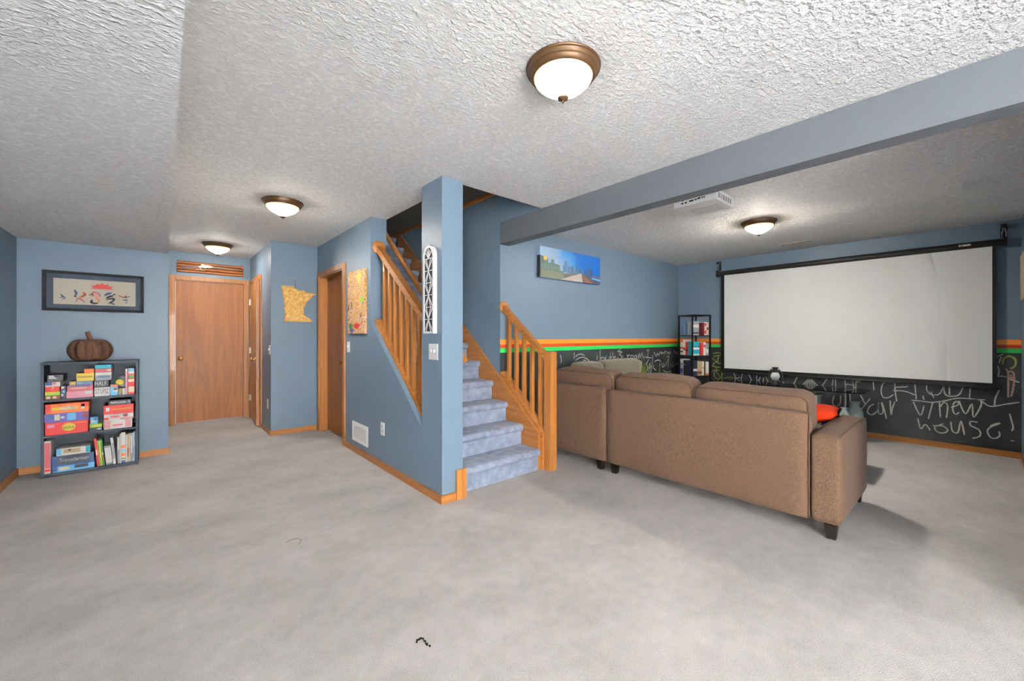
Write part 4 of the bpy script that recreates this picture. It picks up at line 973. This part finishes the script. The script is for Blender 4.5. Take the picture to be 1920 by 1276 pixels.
# ================================================================== BOOKCASE
bk = thing('bookcase', (-.49, 5.47, 0), 'low slate-coloured three-tier bookcase full of board games and books', 'bookcase')
BX0, BX1, BF, BB = -.803, -.18, 5.34, 5.6
bx('side_panel', M_slate, (BX0, BX0+.018, BF, BB, 0, .992), bk); bx('side_panel', M_slate, (BX1-.018, BX1, BF, BB, 0, .992), bk)
bx('top_panel', M_slate, (BX0-.002, BX1+.002, BF-.004, BB, .992, 1.012), bk, .002)
SZ = (.03, .366, .684)
bx('kick_board', M_slate, (BX0+.018, BX1-.018, BF+.012, BF+.024, 0, .012), bk)
bx('shelf_board', M_slate, (BX0+.018, BX1-.018, BF+.002, BB-.006, .012, SZ[0]), bk)
for z in SZ[1:]: bx('shelf_board', M_slate, (BX0+.018, BX1-.018, BF+.002, BB-.006, z-.019, z), bk)
bx('back_panel', M_slatein, (BX0+.018, BX1-.018, BB-.006, BB-.001, .012, .992), bk)
# pumpkin of dark vines on top
pk = thing('pumpkin', (-.515, 5.47, 1.0125), 'dark brown woven vine pumpkin on top of the bookcase', 'pumpkin decor')
b = BM(); nr, nl = 96, 20; R, HP = .152, .118; cpk = Vector((-.515, 5.475, 1.0125+HP))
rings = []
for j in range(nl+1):
    t = math.pi*j/nl; ring_ = []
    for i in range(nr):
        a = 2*math.pi*i/nr
        lob = 1-.13*abs(math.sin(a*6))**.0*(.5-.5*math.cos(a*12))*math.sin(t)-.018*math.cos(a*48)*math.sin(t)
        r = R*math.sin(t)**.78*lob; z = HP*math.cos(t)*(1-.22*math.exp(-(math.sin(t)/.35)**2))
        ring_.append(b.verts.new(cpk+Vector((r*math.cos(a), r*math.sin(a)*.72, z+.0))))
    rings.append(ring_)
for a_, c_ in zip(rings, rings[1:]):
    for i in range(nr): b.faces.new([a_[i], a_[(i+1) % nr], c_[(i+1) % nr], c_[i]])
bmesh.ops.remove_doubles(b, verts=b.verts, dist=.0004)
zmin = min(v.co.z for v in b.verts); bmesh.ops.translate(b, verts=b.verts, vec=(0, 0, 1.0128-zmin))
ob('body', b, M_vine, pk, smooth='all')
b = BM(); zt = 1.0128+2*HP*.78
for k_, (dx, dz, r) in enumerate(()): pass
pts_ = [(-.515, 5.475, zt-.02), (-.518, 5.473, zt+.025), (-.528, 5.47, zt+.06), (-.535, 5.468, zt+.092)]
tube(b, pts_, .017, 10); ob('stem', b, M_stem, pk, smooth=True)
# ---- games and books; X from the photo on the bookcase front plane
def bxx(xz, yy=5.36): return onY(60+xz/5.318, 760, yy)[0]
I4 = Matrix.Identity(4)
GG = 'board games in the bookcase'
def game(xa, xb, z0, h, col, label, title=None, tcol='white', bands=(), depth=.2, yf=5.356, name='board_game', cat='board game', tw=.6, th=.5, tc=.5):
    x0, x1 = bxx(xa, yf), bxx(xb, yf); z1 = z0+h-.0008
    t = thing(name, ((x0+x1)/2, yf+depth/2, z0), label, cat, GG)
    lid = min(h*.8, h-.004)
    bx('box_base', pm(col), (x0+.0015, x1-.0015, yf+.0015, yf+depth-.0015, z0, z0+h*.3), t)
    bx('box_lid', pm(col), (x0, x1, yf, yf+depth, z0+h*.12, z1), t)
    for c, a0, a1, b0, b1 in bands:
        bx('side_print', pm(c), (x0+(x1-x0)*a0, x0+(x1-x0)*a1, yf-.0008, yf-.0001, z0+h*.12+(h*.86)*b0, z0+h*.12+(h*.86)*b1), t)
    if title: text(title, (x0+(x1-x0)*tc, yf-.0012, z0+h*.56), (1, 0, 0), (x1-x0)*tw, h*th, pm(tcol), t)
    return z0+h
s3 = SZ[2]+.001
z = game(128, 283, s3, .036, 'brown', 'brown board game at the foot of the small stack on the top tier', bands=(('cream', .1, .35, .1, .8), ('cream', .5, .75, .1, .8)))
z = game(130, 280, z, .032, 'lime', 'lime green board game low in the small stack on the top tier', bands=(('yellow', 0, .7, .6, 1),))
z = game(130, 275, z, .045, 'red', 'red board game in the small stack on the top tier', bands=(('orange', .4, .55, .2, .5), ('cream', .45, .6, .7, .95)))
z = game(130, 281, z, .042, 'white', 'white and blue board game under the black card game', bands=(('blue', .05, .45, .2, 1), ('rose', .5, .7, .4, .9)))
z = game(150, 312, z, .062, 'black', 'black card game box with small white lettering', bands=(('white', .1, .42, .78, .9), ('white', .1, .5, .58, .7), ('white', .1, .62, .38, .5)))
game(287, 338, s3, .117, 'navy', 'small upright navy game box beside the pink game', bands=(('white', .1, .5, .1, .3), ('sky', .3, .8, .4, .6), ('cream', .1, .6, .75, .95)), depth=.12)
z = game(342, 610, s3, .064, 'pink', 'wide pale pink board game on the top tier', bands=(('white', .68, .95, .4, .95),), title=7, tcol='white', tw=.3, th=.16)
z = game(350, 608, z, .05, 'rose', 'rose board game with cream lettering on the pale pink one', bands=(('cream', .12, .75, .3, .5), ('purple', .0, .9, .75, 1)))
game(372, 438, z, .036, 'tan', 'small tan game box on the rose game', bands=(('yellow', .2, .9, .3, .7),), depth=.12)
z = game(442, 606, z, .036, 'steel', 'steel blue game box under the yellow game', bands=(('grey', .1, .4, .2, .6),))
z = game(443, 618, z, .072, 'yellow', 'yellow board game with black lettering on the top tier', title=11, tcol='black', th=.22, tw=.86, tc=.5)
game(520, 618, z, .038, 'orange', 'orange card box on the yellow game', depth=.1)
z = game(622, 776, s3, .082, 'white', 'white party game with bold black lettering on the top tier', title='STUPIZ', tcol='black', tw=.86, th=.55)
z = game(618, 764, z, .066, 'black', 'black party game with bold white lettering on the top tier', title='HALF.', tcol='white', tw=.86, th=.6)
z = game(630, 792, z, .075, 'grey', 'pale grey game box under the rose and teal ones', bands=(('white', 0, 1, .6, 1), ('steel', .15, .9, .25, .5)))
z = game(630, 792, z, .035, 'rose', 'thin rose game box under the teal one', bands=(('cream', .7, .97, .2, .7),))
z = game(628, 792, z, .038, 'teal', 'teal game box topmost on the top tier', bands=(('sky', .75, .95, .3, .8),))
game(780, 856, s3, .104, 'sky', 'upright sky blue and orange card game on the top tier', bands=(('orange', 0, 1, .8, 1), ('white', .35, 1, .2, .72), ('orange', .45, .9, .4, .6)), depth=.08)
# jar with yellow lid, little pots and two upright books at the right of the top tier
jr = thing('storage_jar', (bxx(885), 5.44, s3), 'grey jar with a bright yellow cap on the top tier', 'jar')
cj = (bxx(893), 5.45, s3)
b = BM(); lathe(b, [(.001, .0005), (.026, .0005), (.028, .02), (.028, .165), (.02, .178), (.001, .18)], cj, 18); ob('body', b, mat('jar_grey', (150, 152, 150), .4), jr, smooth=True)
b = BM(); lathe(b, [(.001, 0), (.026, 0), (.028, .005), (.028, .02), (.02, .024), (.001, .024)], (bxx(870), 5.42, s3+.118), 18, Matrix.Rotation(math.pi/2, 4, 'X')); ob('cap', b, pm('yellow'), jr, smooth=True)
for xa, col, lab in ((875, 'tan', 'tiny tan pot at the foot of the yellow-capped jar'), (915, 'white', 'tiny white pot beside the upright books on the top tier')):
    t = thing('small_pot', (bxx(xa), 5.37, s3), lab, 'pot'); b = BM(); lathe(b, [(.001, .0005), (.012, .0005), (.015, .04), (.013, .062), (.001, .062)], (bxx(xa), 5.372, s3), 14); ob('body', b, pm(col), t, smooth=True)
    b = BM(); lathe(b, [(.001, .0625), (.014, .0625), (.014, .074), (.001, .074)], (bxx(xa), 5.372, s3), 14); ob('lid', b, pm('black'), t)
GB = 'books in the bookcase'
def bk_book(xa, xb, z0, h, col, label, extra=None, lean=0, depth=.19, yf=5.358):
    x0, x1 = bxx(xa, yf), bxx(xb, yf)
    M = Matrix.Translation((x0 if lean >= 0 else x1, yf, z0+.0006)) @ Matrix.Rotation(math.radians(lean), 4, 'Y')
    w_ = x1-x0
    if lean >= 0: lx0, lx1 = 0, w_
    else: lx0, lx1 = -w_, 0
    lift = abs(math.sin(math.radians(lean)))*w_
    M = Matrix.Translation((0, 0, lift)) @ M
    return book(M, lx0, lx1, 0, depth, 0, h, col, label, 'book', GB, spine='-y', extra=extra)
bk_book(932, 952, s3, .245, 'white', 'thin white book standing beside the red one on the top tier', [('pink', .0, .9)])
bk_book(957, 1022, s3, .248, 'red', 'thick red book with a blue head on the top tier', [('sky', .88, 1), ('white', .8, .88), ('green', .62, .74), ('cream', .48, .58), ('cream', .08, .3)])
s2 = SZ[1]+.001
z = game(130, 558, s2, .112, 'red', 'wide red board game with a yellow emblem on the middle tier', bands=(('pink', .05, .22, .55, .85), ('orange', .68, .95, .8, .9)))
o = [t for t in C.objects if t.get('label', '').startswith('wide red board game')][0]
xc = (bxx(130)+bxx(558))/2+.012
b = BM(); b.faces.new([b.verts.new((xc+.042*math.cos(a), 5.3545, s2+.062+.036*math.sin(a))) for a in [k*math.pi/12 for k in range(24)]]); ob('emblem', b, pm('yellow'), o)
text(6, (xc, 5.354, s2+.058), (1, 0, 0), .07, .026, pm('green'), o)
z = game(122, 566, z, .078, 'purple', 'wide purple-blue board game on the middle tier', bands=(('sky', .5, .7, .0, .95), ('cream', .22, .34, .1, .9), ('white', .36, .44, .3, .6), ('maroon', .86, 1, .2, .9), ('blue', .05, .2, .3, 1)))
z = game(130, 566, z, .085, 'orange', 'wide orange-red board game topmost in the tall middle-tier stack', title=8, tcol='white', tw=.34, th=.5, bands=(('red', 0, .12, 0, 1), ('red', .8, 1, .5, 1), ('yellow', .15, .75, .25, .6), ('cream', .82, .9, .2, .8)), tc=.52)
z = game(572, 698, s2, .03, 'navy', 'thin dark card box between the two stacks on the middle tier', bands=(('white', .6, .92, .2, .7),), depth=.1)
z = game(574, 698, z, .034, 'lime', 'thin lime card box between the two stacks on the middle tier', bands=(('yellow', .2, .9, .2, .6),), depth=.1)
game(582, 655, z, .062, 'sky', 'little sky blue box perched between the stacks on the middle tier', bands=(('white', .1, .6, .1, .5), ('blue', .5, .9, .5, .9)), depth=.06)
z = game(715, 998, s2, .082, 'white', 'red and white striped board game on the middle tier', bands=[('red', .02+.055*i, .045+.055*i, 0, 1) for i in range(4)]+[('red', .76+.055*i, .785+.055*i, 0, 1) for i in range(4)]+[('rose', .3, .66, .2, .45)])
z = game(716, 1012, z, .058, 'white', 'white board game with red corners on the middle tier', bands=(('red', 0, .16, 0, .4), ('red', .55, 1, 0, .16), ('rose', .22, .52, .3, .7), ('maroon', .64, .8, .35, .9)))
z = game(712, 1012, z, .085, 'red', 'red board game with golden lettering on the middle tier', title=12, tcol='yellow', tw=.68, th=.22, bands=(('white', .08, .2, .25, .75),), tc=.6)
game(762, 985, z, .045, 'black', 'black game box topmost on the red and white games', title=11, tcol='white', tw=.7, th=.4, tc=.45, bands=(('steel', .85, .96, .2, .8),))
s1 = SZ[0]+.001
bk_book(122, 186, s1, .288, 'white', 'thick white binder with a red spine stripe on the bottom tier', [('rose', .16, .95), ('red', .06, .14)])
z = game(200, 622, s1, .052, 'sky', 'pale blue board game lowest on the bottom tier', bands=(('blue', 0, .12, 0, 1), ('cream', .16, .4, .2, .8), ('navy', .52, .85, .3, .9)))
z = game(198, 618, z, .092, 'blue', 'dark blue board game with white script on the bottom tier', title='Transatlantium', tcol='white', tw=.7, th=.36, bands=(('navy', .12, .9, .0, 1), ('grey', .3, .72, .12, .2)), tc=.52)
z = game(242, 582, z, .064, 'white', 'white construction set with bright blue ends on the bottom tier', bands=(('sky', 0, .14, 0, 1), ('teal', .86, 1, 0, 1), ('tan', .2, .7, .2, .85), ('maroon', .34, .42, .5, .8)))
bk_book(650, 670, s1, .262, 'red', 'slim red book leaning against the game stack on the bottom tier', [('cream', .4, .6)], -4.5)
bk_book(674, 684, s1, .245, 'tan', 'slim patterned tan book leaning on the red one', None, -4.5)
bk_book(688, 706, s1, .24, 'lime', 'lime green book leaning on the bottom tier', [('yellow', .3, .7)], -4.5)
bk_book(711, 728, s1, .25, 'green', 'dark green book leaning on the bottom tier', [('white', .4, .5), ('red', .25, .32)], -5)
bk_book(740, 806, s1, .18, 'grey', 'short pale grey booklet leaning on the bottom tier', [('white', .1, .9)], -5)
bk_book(812, 838, s1, .252, 'white', 'slim white book leaning on the bottom tier', [('grey', .2, .8)], -5)
for xa, xb_, h, col, lab, ex in ((850, 872, .255, 'grey', 'slim grey-white book upright at the middle of the bottom tier', [('white', .5, .95)]), (874, 886, .28, 'cream', 'slim cream book upright on the bottom tier', None),
                             (889, 932, .29, 'white', 'white book with orange and blue emblems on its spine', [('orange', .48, .58), ('sky', .36, .44), ('orange', .22, .32), ('green', .12, .16), ('blue', .0, .08)]),
                             (935, 946, .265, 'white', 'very thin white book on the bottom tier', None), (948, 966, .272, 'tan', 'tan book upright on the bottom tier', [('brown', .2, .5)]), (969, 980, .275, 'cream', 'thin cream book upright on the bottom tier', [('rose', .3, .5)]),
                             (983, 1000, .275, 'grey', 'grey book upright among the white ones on the bottom tier', [('white', .3, .9)]), (1003, 1016, .276, 'white', 'white book near the end of the bottom tier', [('grey', .1, .5)]), (1018, 1028, .29, 'sky', 'pale blue book at the end of the bottom tier', [('white', .5, .7)])):
    bk_book(xa, xb_, s1, h, col, lab, ex)

# ================================================================== MARKS ON THE CARPET
b = BM()
for pts_, r in (((-.033, .028), .011), ):
    pass
c0 = onZ(795, 1203)
for k_ in range(26):
    t = k_/25; a = math.pi*(1.05-1.1*t); px = c0[0]+.02*math.cos(a)+.012*(t-.5); py = c0[1]+.026*math.sin(a)-.012
    u_, v_ = 781+24*t+random.uniform(-1.5, 1.5), 1205-8*math.sin(math.pi*min(1, t*1.15+.1))+random.uniform(-1.5, 1.5)+(6*max(0, t-.7)/.3)
    p = onZ(u_, v_); r = random.uniform(.003, .0065)
    poly = [b.verts.new((p[0]+r*math.cos(q)*random.uniform(.6, 1.3), p[1]+r*math.sin(q)*random.uniform(.6, 1.3), .0012+.00001*k_)) for q in [j*math.pi/3.5 for j in range(7)]]
    b.faces.new(poly)
tag(ob('lint_scrap', b, mat('lint_black', (14, 14, 15), .9), None, base=True), 'small black scrap of lint on the open carpet', 'lint')
b = BM(); tube(b, [(*onZ(u, v)[:2], .002) for u, v in ((536, 1018), (546, 1012), (556, 1009), (566, 1012), (560, 1020))], .0013, 6)
tag(ob('hair_strand', b, mat('faint_brown', (120, 92, 84), .9), None, base=True), 'faint curled brown thread on the carpet', 'thread')
